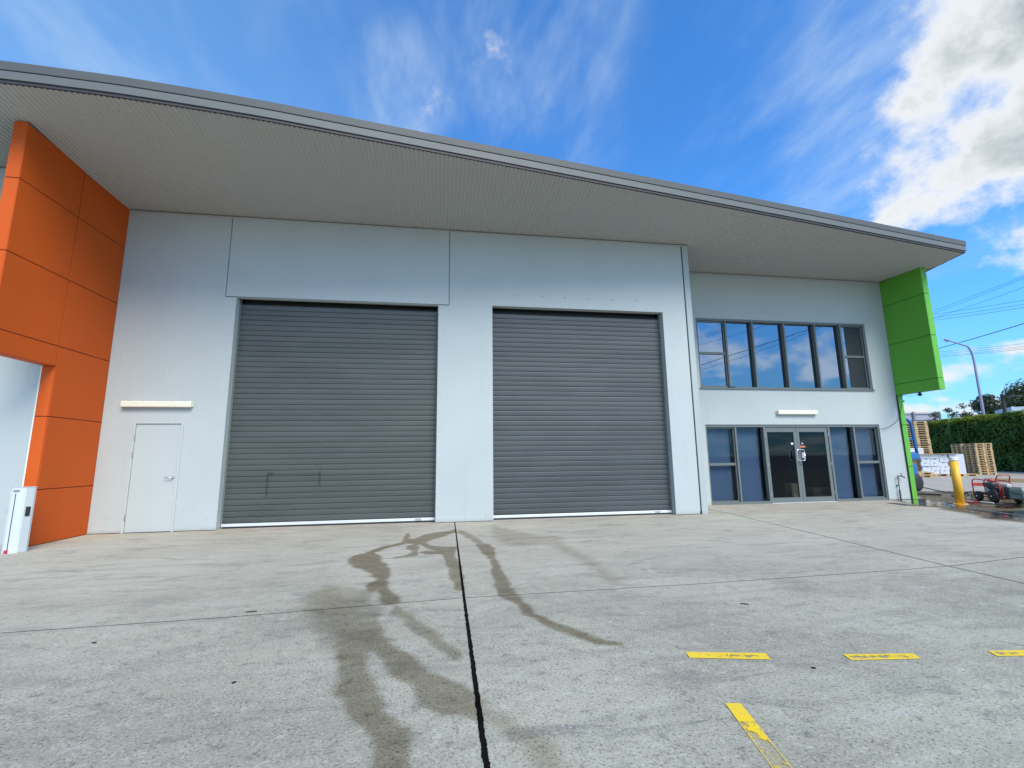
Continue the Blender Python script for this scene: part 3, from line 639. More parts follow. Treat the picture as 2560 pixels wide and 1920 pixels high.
# ---- personnel door
pd = thing('personnel_door', parent=B)
obj('frame', MB().box(PDX0+.002, PDX0+.036, -.012, .10, 0, PDZ-.002).box(PDX1-.040, PDX1-.002, -.012, .10, 0, PDZ-.002).box(PDX0+.036, PDX1-.04, -.012, .10, PDZ-.034, PDZ-.002), 'doorframe', pd, bevel=.003)
obj('leaf', MB().box(PDX0+.040, PDX1-.044, .012, .055, .010, PDZ-.038), 'door', pd, bevel=.002)
obj('threshold', MB().box(PDX0+.03, PDX1-.03, -.01, .06, .0005, .008), 'black', pd)
obj('door_backing', MB().box(PDX0-.01, PDX1+.01, .172, .19, 0, PDZ+.02), 'black', pd)
for z in (1.80, 1.47, .28):
    obj('hinge', MB().box(PDX0+.030, PDX0+.046, -.020, .010, z-.05, z+.05), 'steel', pd)
obj('lever_handle', MB().lathe((-6.545, .009, 1.02), [(.027, .0), (.027, -.008), (.012, -.01), (.010, -.05)], 16, 'Y').tube([(-6.545, -.042, 1.02), (-6.60, -.046, 1.021), (-6.675, -.040, 1.016)], [.011, .009, .007], 8), 'steel', pd, smooth=True)
# ---- office window row
win = thing('window', parent=B)
win['label'] = 'upper row of six tinted office windows'
FY0, FY1 = 1.685, 1.83; GY = 1.80
fr = MB(); fw = .055
fr.box(wx0, wx1, FY0, FY1, wz0, wz0+fw).box(wx0, wx1, FY0, FY1, wz1-fw, wz1).box(wx0, wx0+fw, FY0, FY1, wz0+fw, wz1-fw).box(wx1-fw, wx1, FY0, FY1, wz0+fw, wz1-fw)
obj('frame', fr, 'alu', win)
obj('sill', MB().box(wx0-.02, wx1+.02, 1.62, FY0-.002, wz0-.02, wz0+.02), 'alu', win)
mul = [6.69, 7.55, 8.58, 9.61, 10.48]
for x in mul: obj('mullion', MB().box(x-.025, x+.025, FY0+.004, FY1, wz0+fw, wz1-fw), 'alu', win)
xs = [wx0+fw-.025]+mul+[wx1-fw+.025]
for i in range(6):
    a, b = xs[i]+.025, xs[i+1]-.025; zb, zt = wz0+fw, wz1-fw
    if i in (0, 5):
        zt_ = 4.21; sw = .035
        sash = MB()
        for (c, d) in ((zb, zt_), (zt_, zt)):
            sash.box(a, b, 1.735, 1.79, c, c+sw).box(a, b, 1.735, 1.79, d-sw+.0, d-.001).box(a, a+sw, 1.735, 1.79, c+sw, d-sw).box(b-sw, b, 1.735, 1.79, c+sw, d-sw)
        obj('sash', sash, 'alu', win)
        for (c, d) in ((zb, zt_), (zt_, zt)):
            if i == 0: obj('pane', MB().box(a+.01, b-.01, 1.770, 1.776, c+.01, d-.01), 'glass_up', win)
            else:
                obj('pane', MB().box(a+.01, a+.17, 1.770, 1.776, c+.01, d-.01), 'glass_up', win)
                obj('insect_screen', MB().box(a+.171, b-.01, 1.766, 1.772, c+.01, d-.01), 'screen', win)
    else: obj('pane', MB().box(a-.005, b+.005, GY, GY+.006, zb-.005, zt+.005), 'glass_up', win)
obj('latch', MB().box(6.60, 6.68, 1.66, 1.70, wz0+.045, wz0+.075).box(6.66, 6.80, 1.655, 1.68, wz0+.03, wz0+.05).box(6.76, 6.80, 1.65, 1.70, wz0+.02, wz0+.06), 'black', win)
# ---- entrance front
ent = thing('entrance_front', parent=B); ent['label'] = 'glazed ground floor front with blinds and double doors'
fr = MB().box(ex0, ex1, FY0, FY1, ez1-.07, ez1).box(ex0, ex0+.045, FY0, FY1, 0, ez1-.07).box(ex1-.045, ex1, FY0, FY1, 0, ez1-.07).box(ex0+.045, 7.60, FY0, FY1, .001, .065).box(9.66, ex1-.045, FY0, FY1, .001, .065)
for x in (6.715, 10.495): fr.box(x-.025, x+.025, FY0+.003, FY1, .065, ez1-.07)
for x in (7.60, 9.66): fr.box(x-.03, x+.03, FY0+.003, FY1, 0.002, ez1-.07)
obj('frame', fr, 'alu', ent)
bays = [(ex0+.045, 6.69, True), (6.74, 7.57, False), (9.69, 10.47, False), (10.52, ex1-.045, True)]
for (a, b, sash_) in bays:
    if sash_:
        s_ = MB(); sw = .035
        for (c, d) in ((.066, 1.08), (1.08, ez1-.071)):
            s_.box(a+.001, b-.001, 1.735, 1.79, c, c+sw).box(a+.001, b-.001, 1.735, 1.79, d-sw+.001, d-.001).box(a+.001, a+sw, 1.735, 1.79, c+sw, d-sw).box(b-sw, b-.001, 1.735, 1.79, c+sw, d-sw)
            obj('pane', MB().box(a+.02, b-.02, 1.766, 1.772, c+.01, d-.01), 'glass_low', ent)
        obj('sash', s_, 'alu', ent)
    else: obj('pane', MB().box(a-.01, b+.01, 1.80, 1.806, .06, ez1-.065), 'glass_low', ent)
    obj('blind', MB().box(a+.01, b-.075, 1.885, 1.893, .05, ez1-.03), 'blind', ent)
for (a, b, s_) in ((7.633, 8.612, 0), (8.618, 9.627, 1)):
    dl = MB().box(a, b, 1.71, 1.755, .012, .145).box(a, b, 1.71, 1.755, 1.955, ez1-.075).box(a, a+(.06 if not s_ else .085), 1.71, 1.755, .145, 1.955).box(b-(.09 if not s_ else .10), b, 1.71, 1.755, .145, 1.955)
    obj('door_leaf', dl, 'alu', ent, bevel=.002)
    obj('pane', MB().box(a+.05, b-.08, 1.73, 1.736, .14, 1.96), 'glass_door', ent)
    hx = a-.004 if not s_ else b+.004
    for z in (.25, 1.05, 1.88): obj('hinge', MB().box(hx-.010, hx+.010, 1.690, 1.708, z-.045, z+.045), 'steel', ent)
obj('threshold', MB().box(7.62, 9.64, 1.66, 1.76, .002, .011), 'rail', ent)
def rr_loop(xa, xb, za, zb, y, rad, rr_):
    pts = []
    for (cx, cz, a0) in ((xb-rr_, zb-rr_, 0), (xa+rr_, zb-rr_, 90), (xa+rr_, za+rr_, 180), (xb-rr_, za+rr_, 270)):
        for k in range(5): th = R(a0+k*22.5); pts.append((cx+rr_*math.cos(th), y, cz+rr_*math.sin(th)))
    pts.append(pts[0]); return MB().tube(pts, rad, 8)
h = rr_loop(8.50, 8.735, 1.155, 1.455, 1.625, .0135, .05)
h.tube([(8.64, 1.71, 1.44), (8.64, 1.625, 1.455)], .012).tube([(8.64, 1.71, 1.17), (8.64, 1.625, 1.155)], .012)
obj('pull_handle', h, 'chrome', ent, smooth=True)
obj('pull_handle', rr_loop(8.40, 8.56, 1.155, 1.455, 1.80, .010, .04), 'castalu', ent, smooth=True)
obj('lock', MB().lathe((8.66, 1.708, 1.03), [(.018, 0), (.018, -.006), (.012, -.008)], 12, 'Y'), 'black', ent)
obj('sticker', MB().box(8.43, 8.50, 1.7265, 1.7285, 1.60, 1.655), 'white_print', ent)
obj('sticker', MB().box(8.715, 8.87, 1.7265, 1.7285, 1.515, 1.565), 'redbrown', ent)
obj('sticker', MB().lathe((8.79, 1.7285, 1.63), [(.028, 0), (.028, -.002)], 16, 'Y'), 'blind', ent)
obj('notice', MB().box(8.74, 8.81, 1.7265, 1.7285, 1.22, 1.38), 'blind', ent)
# interior of the office
it = thing('office_interior', parent=B)
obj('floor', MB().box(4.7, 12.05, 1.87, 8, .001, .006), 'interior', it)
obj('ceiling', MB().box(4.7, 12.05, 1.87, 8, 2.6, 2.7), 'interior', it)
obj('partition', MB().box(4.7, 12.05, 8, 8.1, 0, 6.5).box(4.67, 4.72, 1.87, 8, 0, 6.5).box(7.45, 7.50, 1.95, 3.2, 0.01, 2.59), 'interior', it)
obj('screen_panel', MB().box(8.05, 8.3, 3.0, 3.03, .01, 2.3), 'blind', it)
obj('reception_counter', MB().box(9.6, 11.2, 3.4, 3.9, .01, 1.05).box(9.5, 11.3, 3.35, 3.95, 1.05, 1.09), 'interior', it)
cb = thing('cardboard_box', 'tall brown carton standing just inside the left glass door', 'box', (8.72, 2.25, .008), .25)
obj('carton_body', MB().box(-.13, .13, -.11, .11, 0, .48), 'card', cb, bevel=.004)
obj('print', MB().lathe((-.03, -.112, .15), [(.05, .0), (.05, -.002)], 14, 'Y').lathe((.05, -.112, .1), [(.03, .0), (.03, -.002)], 12, 'Y'), 'white_print', cb)
cb = thing('cardboard_box', 'low brown carton lying inside the right glass door', 'box', (9.75, 2.35, .008), -.2)
obj('carton_body', MB().box(-.3, .3, -.2, .2, 0, .34), 'card', cb, bevel=.004)
# sash screens for the upper windows: dark office
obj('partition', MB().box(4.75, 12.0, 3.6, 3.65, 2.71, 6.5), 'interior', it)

# ---- clad fins
def panel(parent, mat, x0_, x1_, y0_, y1_, z0_, z1_): obj('cladding_panel', MB().box(x0_, x1_, y0_, y1_, z0_, z1_), mat, parent, bevel=.0025)
of = thing('orange_fin', parent=B); of['label'] = 'orange clad blade wall with open cantilevered front half'
G = .007
Zj = [0, .895, 2.095, 3.299, 4.495, 5.687]
obj('backing', MB().box(-8.088, -7.912, -1.226, -.005, .002, 6.55).box(-8.088, -7.912, -2.408, -1.23, 2.967, 6.59), 'orange_core', of)
for k in range(6):
    a = Zj[k]+G if k else .012; b = (Zj[k+1]-G) if k < 5 else 6.565
    panel(of, 'orange', -7.911, -7.9, -1.238+G, -.003, a, b)
    if k < 3: panel(of, 'orange', -8.10, -7.914, -1.238, -1.227, a, min(b, 2.952))
    if k >= 2:
        a2 = max(a, 2.957); b2 = b if k < 5 else 6.62
        panel(of, 'orange', -7.911, -7.9, -2.42, -1.238-G, a2, b2)
        panel(of, 'orange', -8.10, -7.914, -2.42, -2.409, a2, b2 if k < 5 else 6.655)
panel(of, 'orange', -8.10, -7.914, -2.405, -1.24, 2.955, 2.966)
obj('edge_trim', MB().box(-8.122, -8.101, -1.236, -1.202, .0, 2.95), 'cream', of)
gf = thing('green_fin', parent=B); gf['label'] = 'green clad blade wall cantilevered over the office corner'
obj('backing', MB().box(12.075, 12.243, .442, 1.85, 3.052, 6.60).box(12.075, 12.243, 1.632, 1.85, .002, 3.05), 'green_core', gf)
gz = [3.04, 3.357, 4.575, 5.79, 6.605]
for k in range(4):
    a, b = gz[k]+(G if k else 0), gz[k+1]-(G if k < 3 else 0)
    panel(gf, 'green', 12.063, 12.074, .43, 1.657, a, b-(.03 if k == 3 else 0))
    panel(gf, 'green', 12.077, 12.255, .43, .441, a, b-(.05 if k == 3 else 0))
panel(gf, 'green', 12.077, 12.255, .443, 1.62, 3.04, 3.051)
for a, b in ((.01, .94-G), (.94+G, 2.15-G), (2.15+G, 3.038)): panel(gf, 'green', 12.066, 12.235, 1.62, 1.631, a, b)
obj('corner_trim', MB().box(12.058, 12.0655, 1.612, 1.659, .0, 3.04), 'green_core', gf)

# ------------------------------------------------------------------ fixtures on the building
def wlight(x, y, z, label, clips):
    L = thing('wall_light', label, 'light', (x, y, z), 0, 'cream batten lights on the wall')
    obj('base', MB().box(-.635, .635, -.03, -.001, -.045, .045), 'cream', L, bevel=.006)
    obj('diffuser', MB().box(-.63, .63, -.10, -.031, -.060, .062), 'cream', L, bevel=.018)
    if clips:
        for k in range(5): obj('clip', MB().box(-.5+k*.25-.012, -.5+k*.25+.012, -.085, -.02, .063, .072), 'castalu', L)
wlight(-6.935, 0, 2.445, 'long cream batten light above the single door', True)
wlight(8.64, 1.66, 2.505, 'long cream batten light above the glass double doors', False)
tp = thing('garden_tap', 'dark tap on an upright pipe at the foot of the office wall', 'tap', (11.643, 1.60, 0))
obj('pipe', MB().tube([(0, 0, 0), (0, 0, .28)], .020, 8).tube([(0, 0, .28), (0, 0, .665), (.0, 0, .675)], .011, 8).tube([(0, 0, .672), (.09, 0, .672)], .011, 8), 'pole_dark', tp)
obj('pipe_clip', MB().box(-.03, .03, 0, .059, .4, .42), 'pole_dark', tp)
obj('spout', MB().tube([(.09, 0, .672), (.13, -.02, .668), (.175, -.04, .63), (.18, -.045, .61)], [.018, .016, .016, .014], 8), 'pole_dark', tp, smooth=True)
obj('handle', MB().tube([(.125, -.01, .68), (.125, -.01, .745)], .007, 6).box(.085, .165, -.016, -.004, .742, .752), 'pole_dark', tp)
cab = MB().tube([(11.087, 1.675, 2.06), (11.2, 1.62, 2.03), (11.39, 1.60, 2.035), (11.56, 1.60, 2.07), (11.716, 1.60, 2.143), (11.85, 1.60, 2.22), (11.951, 1.60, 2.303), (12.028, 1.60, 2.41), (12.10, 1.60, 2.60), (12.16, 1.60, 2.78), (12.20, 1.60, 2.93), (12.21, 1.60, 3.036)], .006, 6)
tag(obj('hanging_cable', cab, 'wire'), 'thin black cable looping from the office window to the green pillar', 'cable')
sc_ = thing('security_camera', 'small dark dome camera under the green cladding', 'camera', (12.16, 1.05, 3.038))
obj('bracket', MB().lathe((0, 0, 0), [(.035, 0), (.035, -.02), (.02, -.03)], 12), 'pole_dark', sc_)
obj('dome', MB().lathe((0, 0, -.03), [(.03, .0), (.052, -.02), (.052, -.045), (.03, -.07), (.01, -.078)], 14), 'black', sc_, smooth=True)
obj('lead', MB().tube([(0, .02, -.03), (0, .15, -.07), (0, .3, -.07), (0, .42, -.03), (0, .55, -.01)], .004, 5), 'wire', sc_)
tag(box('wall_socket', 12.237, 12.26, 1.60, 1.62, 2.83, 2.88, 'black'), 'tiny black clip near the top of the green pillar', 'clip')

# gate motor post by the orange wall
gp = thing('gate_post', 'pale metal access post with black slot beside the orange wall', 'post', (-7.715, -1.735, 0), .10)
pts = [(-.13, .07), (-.13, -.02), (-.115, -.042), (-.08, -.058), (0, -.062), (.045, -.05), (.07, -.03), (.13, .03), (.13, .07)]
obj('housing', MB().prism(pts, .0, .955), 'pale', gp)
obj('side_plate', MB().prism([(.072, -.036), (.136, .028), (.133, .030), (.070, -.033)], .005, .95), 'pale_side', gp)
obj('cap', MB().prism([(-.135, .074), (-.135, -.024), (-.118, -.047), (-.08, -.063), (0, -.067), (.05, -.054), (.074, -.032), (.137, .028), (.137, .074)], .956, .966), 'pale_side', gp)
obj('slot', MB().box(-.045, -.037, -.0655, -.05, .05, .87), 'black', gp)
obj('badge', MB().box(-.075, .0, -.067, -.055, .893, .921), 'black', gp, bevel=.006)
obj('badge_lettering', MB().box(-.066, -.052, -.0685, -.066, .903, .911).box(-.048, -.036, -.0685, -.066, .903, .911).box(-.032, -.02, -.0685, -.066, .903, .911).box(-.016, -.008, -.0685, -.066, .903, .911), 'white_print', gp)
obj('keypad', MB().box(-.026, .026, -.020, .0, -.07, .07).xf(Matrix.Translation((.098, .001, .60)) @ Matrix.Rotation(R(45), 4, 'Z')), 'black', gp, bevel=.006)
obj('latch', MB().box(-.065, -.030, -.085, -.06, .0, .05), 'red', gp)
tag(obj('floor_track', MB().box(-9.4, -7.86, -1.87, -1.85, .0, .012), 'steel'), 'thin metal gate track on the slab running left from the post', 'track')

# bollard
bo = thing('bollard', 'yellow steel bollard with white band standing in the wash water', 'bollard', (11.903, .263, 0))
obj('post', MB().lathe((0, 0, 0), [(.092, .012), (.092, 1.10)], 32), 'yellow', bo, smooth=True)
obj('reflective_band', MB().lathe((0, 0, 0), [(.0935, 1.10), (.0935, 1.165)], 32), 'white', bo, smooth=True)
obj('cap', MB().lathe((0, 0, 0), [(.095, 1.166), (.095, 1.185), (.08, 1.20), (.03, 1.208)], 32), 'cream', bo, smooth=True)
obj('base_plate', MB().lathe((0, 0, 0), [(.16, .001), (.16, .012), (.10, .018)], 24), 'yellow', bo)
for k in range(4):
    th = R(45+90*k+20); obj('bolt', MB().lathe((.13*math.cos(th), .13*math.sin(th), .012), [(.014, 0), (.014, .022), (.008, .026)], 6), 'castalu', bo)

# drain grate
dg = thing('drain_grate', 'dark flat drain grate set in the slab before the office corner', 'drain', (10.51, .62, 0), R(-105.5))
fr = MB().box(-.36, .36, -.13, -.11, 0, .007).box(-.36, .36, .11, .13, 0, .007).box(-.36, -.34, -.11, .11, 0, .007).box(.34, .36, -.11, .11, 0, .007)
obj('frame', fr, 'grate', dg)
for k in range(22): obj('grate_bar', MB().box(-.335+k*.0307, -.318+k*.0307, -.109, .109, 0, .0065), 'grate', dg)
obj('pit', MB().box(-.34, .34, -.11, .11, .0005, .0015), 'black', dg)

# ------------------------------------------------------------------ pressure washer
def dirv(a): return Vector((math.cos(R(a)), math.sin(R(a)), 0))
pw = thing('pressure_washer', 'red framed petrol pressure washer with black engine and dark tank', 'pressure washer', (13.50, 1.10, 0)); pw.scale = (.87, .87, .87)
ang = math.atan2(-.927, -.375); pw.rotation_euler = (0, 0, ang)      # local +x runs along the machine towards the viewer; local -y... width
W_ = .26     # local +y = to the right of the machine seen from the camera
def hoop(y):
    return [(0, y, .16), (0, y, .56), (.03, y, .63), (.10, y, .67), (.5, y, .655), (.92, y, .64), (1.02, y, .61), (1.10, y, .55), (1.12, y, .10)]
for y in (0, W_+.06):
    obj('frame_hoop', MB().tube(hoop(y), .017, 8), 'red', pw, smooth=True)
obj('frame_base', MB().tube([(0, 0, .17), (1.12, 0, .10)], .016, 8).tube([(0, W_+.06, .17), (1.12, W_+.06, .10)], .016, 8).tube([(0, 0, .2), (0, W_+.06, .2)], .016, 8).tube([(1.12, 0, .12), (1.12, W_+.06, .12)], .016, 8), 'red', pw)
obj('number_plate', MB().box(-.008, .008, .01, W_+.05, .44, .54), 'red', pw)
obj('upright_plate', MB().box(1.10, 1.14, -.02, .035, .10, .50), 'red', pw)
obj('push_handle', MB().tube([(.95, 0, .62), (1.08, 0, .80), (1.10, .03, .825), (1.10, W_+.03, .825), (1.08, W_+.06, .80), (1.0, W_+.06, .60)], .015, 8), 'red', pw, smooth=True)
obj('engine_block', MB().box(.48, .86, .04, .26, .28, .46), 'engine', pw, bevel=.02)
obj('fuel_tank', MB().box(.42, .80, .0, .24, .44, .58), 'engine', pw, bevel=.03)
obj('recoil_cover', MB().lathe((.62, -.012, .34), [(.075, .03), (.075, -.01), (.05, -.03), (.02, -.034)], 18, 'Y'), 'castalu', pw, smooth=True)
obj('bed_plate', MB().box(.15, 1.05, .02, W_+.04, .21, .26), 'engine', pw, bevel=.006)
obj('air_filter', MB().lathe((.55, .18, .59), [(.09, 0), (.1, .03), (.09, .07), (.05, .085)], 18), 'pinkred', pw, smooth=True)
obj('pump', MB().box(.92, 1.08, .1, .30, .30, .42).box(.95, 1.2, .12, .26, .43, .55), 'castalu', pw, bevel=.012)
obj('pump_valve', MB().tube([(1.18, .2, .5), (1.2, .24, .42), (1.22, .26, .30)], .018, 8), 'chrome', pw)
obj('water_tank', MB().prism([(1.15, .05), (1.38, .02), (1.42, .34), (1.18, .36)], .14, .46), 'tank', pw, bevel=.03)
obj('tank_lid', MB().prism([(1.14, .04), (1.39, .01), (1.43, .35), (1.17, .37)], .462, .48), 'tank', pw, bevel=.006)
def wheel(x, y, rad, wd):
    w_ = thing('wheel', parent=pw)
    obj('tyre', MB().lathe((x, y, rad), [(rad*.62, -wd/2), (rad*.92, -wd/2), (rad, -wd*.3), (rad, wd*.3), (rad*.92, wd/2), (rad*.62, wd/2)], 26, 'Y'), 'black', w_, smooth=True)
    obj('rim', MB().lathe((x, y, rad), [(rad*.60, -wd*.35), (rad*.3, -wd*.25), (rad*.12, -wd*.55), (.012, -wd*.6)], 18, 'Y'), 'engine', w_)
    obj('hub', MB().lathe((x, y, rad), [(.022, -wd*.55), (.02, -wd*.72)], 10, 'Y'), 'chrome', w_)
wheel(.30, -.06, .15, .08); wheel(.94, -.08, .19, .10); wheel(1.12, .40, .15, .08)
obj('stand_foot', MB().tube([(0, 0, .18), (-.12, -.02, .06), (-.12, .14, .06), (0, W_, .16)], .010, 6), 'pole_dark', pw)
def ground_hose(pts, rad, label):
    return tag(obj('hose', MB().tube(pts, rad, 6), 'wire'), label, 'hose', group='black hoses on the wet ground')
z = .02
ground_hose([(19.5, 7.6, z), (20.2, 8.0, z), (19.0, 7.2, z), (17.5, 6.0, z), (15.8, 3.9, z), (14.6, 2.2, .03), (13.6, 1.25, .22)], .014, 'black hose running from the washer towards the pallets')
ground_hose([(15.2, 2.6, z), (14.9, 2.2, z), (14.2, 2.25, z), (13.8, 1.8, z), (13.55, 1.3, .2)], .012, 'short black hose curling out behind the washer frame')
for k in range(3):
    yy = .0+.22*k
    ground_hose([(13.1, -.05+.12*k, .30-.08*k), (13.5, -.35+.1*k, .2-.06*k), (14.1, -.65+yy, z), (15.5, -.9+yy, z)], .012, ['upper black hose leaving the dark tank to the right', 'middle black hose leaving the dark tank to the right', 'lowest black hose leaving the dark tank to the right'][k])
sl = thing('spray_lance', 'dark red spray lance with white stripe lying between bollard and washer', 'spray lance', (12.5, .30, 0), R(-62))
obj('grip', MB().tube([(-.28, .03, .03), (-.05, .03, .035), (.02, .02, .03)], [.022, .026, .018], 8), 'red', sl)
obj('pipe', MB().tube([(0, .02, .03), (.32, -.05, .02), (.62, -.02, .018)], .014, 8), 'pole_dark', sl)
obj('stripe', MB().tube([(.05, -.03, .05), (.30, -.09, .035)], .012, 6).box(-.22, -.08, -.02, .0, .045, .055), 'white', sl)
tag(obj('plank', MB().box(-.36, .36, -.06, .06, 0, .045), 'pole_dark', loc=(13.95, 2.80, .0), bevel=.004), 'black plank lying on the ground past the green pillar', 'plank').rotation_euler = (0, 0, R(-60))
tag(obj('timber_stop', MB().box(-1.1, 1.1, -.11, .11, 0, .17), 'wood2', loc=(24.0, 6.8, .0), bevel=.02), 'grey brown timber wheel stop lying on the yard by the hedge', 'timber').rotation_euler = (0, 0, R(-48))

# ------------------------------------------------------------------ pallets
def ordn(k): return ['lowest', 'second', 'third', 'fourth', 'fifth', 'sixth', 'seventh', 'eighth', 'ninth', 'tenth', 'eleventh', 'twelfth', 'thirteenth', 'fourteenth', 'fifteenth', 'sixteenth', 'seventeenth', 'eighteenth', 'nineteenth', 'twentieth', 'twenty-first', 'twenty-second', 'twenty-third', 'twenty-fourth'][k]
td = MB()
for k in range(7): td.box(-.6, .6, -.4+k*.1167, -.4+k*.1167+.098, .122, .144)
for x in (-.6, -.0725, .455): td.box(x, x+.145, -.4, .4, .100, .1215)
bdk = MB()
for y in (-.4, -.05, .3): bdk.box(-.6, .6, y, y+.1, 0, .022)
me_t = td.mesh('top_deck'); me_b = bdk.mesh('bottom_deck'); me_k = MB().box(-.0725, .0725, -.05, .05, .0225, .0995).mesh('block')
def pallet(parent_loc, rz, label, group, mat='wood'):
    p = thing('wooden_pallet', label, 'pallet', parent_loc, rz, group)
    for me, nm in ((me_t, 'top_deck'), (me_b, 'bottom_deck')):
        o = bpy.data.objects.new(nm, me); COL.objects.link(o); o.parent = p
        if not me.materials: me.materials.append(M[mat])
    for x in (-.5275, 0, .5275):
        for y in (-.35, 0, .35):
            o = bpy.data.objects.new('block', me_k); COL.objects.link(o); o.parent = p; o.location = (x, y, 0)
            if not me_k.materials: me_k.materials.append(M[mat])
    return p
first = None
def place_pallet(loc, rz, label, group):
    global first
    if first is None: first = pallet(loc, rz, label, group); return first
    c = copy_tree(first); c.location = loc; c.rotation_euler = (0, 0, rz); c['label'] = label; c['group'] = group; return c
# corner of the big stack at (30.87, 13.48)
rzA = R(61); cA = Vector((30.87, 13.48, 0)); e1 = dirv(-29); e2 = dirv(61); mid = cA+e1*.4+e2*.6
for k in range(13):
    place_pallet((mid.x+random.uniform(-.015, .015), mid.y+random.uniform(-.015, .015), k*.145), rzA+R(random.uniform(-1, 1)), '%s pallet from the ground in the tall stack against the dark hedge' % ordn(k), 'pallets stacked beside the hedge')
mid2 = mid+e2*1.26-e1*.1
for k in range(13):
    place_pallet((mid2.x+random.uniform(-.02, .02), mid2.y, k*.145), rzA+R(random.uniform(-1, 1)), '%s pallet from the ground in the stack behind the white cartons' % ordn(k), 'pallets stacked behind the cartons')
c3_ = Vector((28.95, 15.3, 0))
for k in range(23):
    place_pallet((c3_.x+random.uniform(-.02, .02)-.006*k, c3_.y+random.uniform(-.02, .02), k*.145), R(-32)+R(random.uniform(-1, 1)), '%s pallet from the ground in the tallest stack by the green pillar' % ordn(k), 'pallets in the tallest stack beside the pillar')
cd_ = Vector((27.9, 12.75, 0))
place_pallet((26.99, 13.02, 0), R(-34), 'left pallet under the white cartons', 'pallets under the cartons')
place_pallet((28.03, 12.32, 0), R(-34), 'right pallet under the white cartons, behind the bollard', 'pallets under the cartons')
place_pallet((24.75, 12.1, 0), R(-34), 'lower loose pallet in front of the cartons', 'loose pallets in front of the cartons')
place_pallet((24.85, 12.15, .145), R(-30), 'upper loose pallet in front of the cartons', 'loose pallets in front of the cartons')
# ---- white cartons
cs = thing('x', None); COL.objects.unlink(cs); bpy.data.objects.remove(cs)
org = Vector((26.85, 13.25, .146)); ca, cb_ = dirv(-34), dirv(56)
me_c = MB().box(0, .395, 0, .33, 0, .218).mesh('carton_body'); me_c.materials.append(M['carton'])
me_s = MB().box(.15, .25, -.003, .0, .15, .18).mesh('hand_hole'); me_s.materials.append(M['engine'])
names_h = ['bottom', 'second', 'third', 'fourth', 'top']; cn = ['left', 'middle', 'right']
for k in range(5):
    for i in range(3):
        off = .05*(k % 2)
        p = org+ca*(i*.41+off-.35)+cb_*random.uniform(-.03, .03)-cb_*.45; p.z = org.z+k*.222
        c = thing('carton', 'white carton, %s row, %s column of the stack on pallets' % (names_h[k], cn[i]), 'carton', p, R(-34)+R(random.uniform(-2, 2)), 'white cartons stacked on the pallets')
        o = bpy.data.objects.new('carton_body', me_c); COL.objects.link(o); o.parent = c
        if random.random() < .6:
            o = bpy.data.objects.new('hand_hole', me_s); COL.objects.link(o); o.parent = c
# wrapped load at the right of the cartons
q = org+ca*.96-cb_*.12
wl = thing('wrapped_load', 'film wrapped white load with pleated side at the right end of the cartons', 'wrapped load', (q.x, q.y, .146), R(-34))
mb = MB()
for k in range(14): mb.box(-.02*(k % 2), .62+.015*((k+1) % 2), -.35, .8, k*.079, k*.079+.077)
obj('wrapped_stack', mb, 'film', wl)
q = org+ca*.35; sheet = tag(obj('cardboard_sheet', MB().box(-.92, .98, -.6, .62, 0, .02), 'card', loc=(q.x, q.y, .146+5*.222+.003), bevel=.004), 'flat tan cardboard sheet lying on top of the white cartons', 'cardboard sheet'); sheet.rotation_euler = (0, R(-1), R(-34))
for k in range(3):
    q = org-ca*.98-cb_*.25
    c = thing('cardboard_box', 'dull brown carton, %s of three stacked left of the white cartons' % ['lowest', 'middle', 'topmost'][k], 'box', (q.x+.02*k, q.y, .32+k*.272), R(-34+3*k), 'brown cartons left of the white ones')
    obj('carton_body', MB().box(0, .55, 0, .4, 0, .268), 'card', c, bevel=.006)
place_pallet((q.x+.3, q.y, 0), R(-34), 'lower pallet under the brown cartons', 'pallets under the brown cartons'); place_pallet((q.x+.3, q.y, .145), R(-33), 'upper pallet under the brown cartons', 'pallets under the brown cartons')
q = Vector((27.2, 14.3, 0))
for k in range(6):
    s_ = tag(obj('paper_sack', MB().box(-.5, .5, -.36, .36, 0, .12), 'carton', loc=(q.x+random.uniform(-.05, .05), q.y, .9+k*.122), bevel=.035), 'white sack, %s in the pile between the cartons and the tall pallets' % (['lowest', 'second', 'third', 'fourth', 'fifth', 'topmost'][k]), 'sack', group='white sacks piled behind the cartons'); s_.rotation_euler = (0, 0, R(-34+random.uniform(-6, 6)))
for k in range(6): place_pallet((27.2, 14.3, k*.145), R(-34), '%s pallet from the ground under the white sacks' % ordn(k), 'pallets under the sacks')

# ------------------------------------------------------------------ forklift behind the corner
fk = thing('forklift', 'blue forklift mostly hidden behind the green pillar', 'forklift', (15.05, 4.2, 0), R(10))
obj('overhead_guard', MB().tube([(-.9, 0, 2.55), (.30, 0, 2.55), (.42, 0, 2.50), (.50, 0, 2.40), (.60, 0, 1.5), (.62, 0, 1.30)], .05, 8).tube([(-.9, .9, 2.55), (.30, .9, 2.55), (.42, .9, 2.50), (.50, .9, 2.40), (.60, .9, 1.5), (.62, .9, 1.30)], .05, 8).tube([(.1, 0, 2.55), (.1, .9, 2.55)], .03, 6).tube([(.48, 0, 1.8), (.2, 0, 1.82)], .03, 6), 'blue', fk, smooth=True)
obj('counterweight', MB().box(-.2, .66, -.05, .95, 1.08, 1.35).box(-.9, .40, -.08, .98, .35, .95), 'blue', fk, bevel=.06)
obj('chassis', MB().box(-1.2, .3, .0, .9, .3, 1.08), 'engine', fk, bevel=.04)
for y in (-.08, .86):
    obj('wheel', MB().lathe((.12, y, .30), [(.12, -.1), (.29, -.1), (.30, -.06), (.30, .06), (.29, .1), (.12, .1)], 24, 'Y'), 'black', fk, smooth=True)
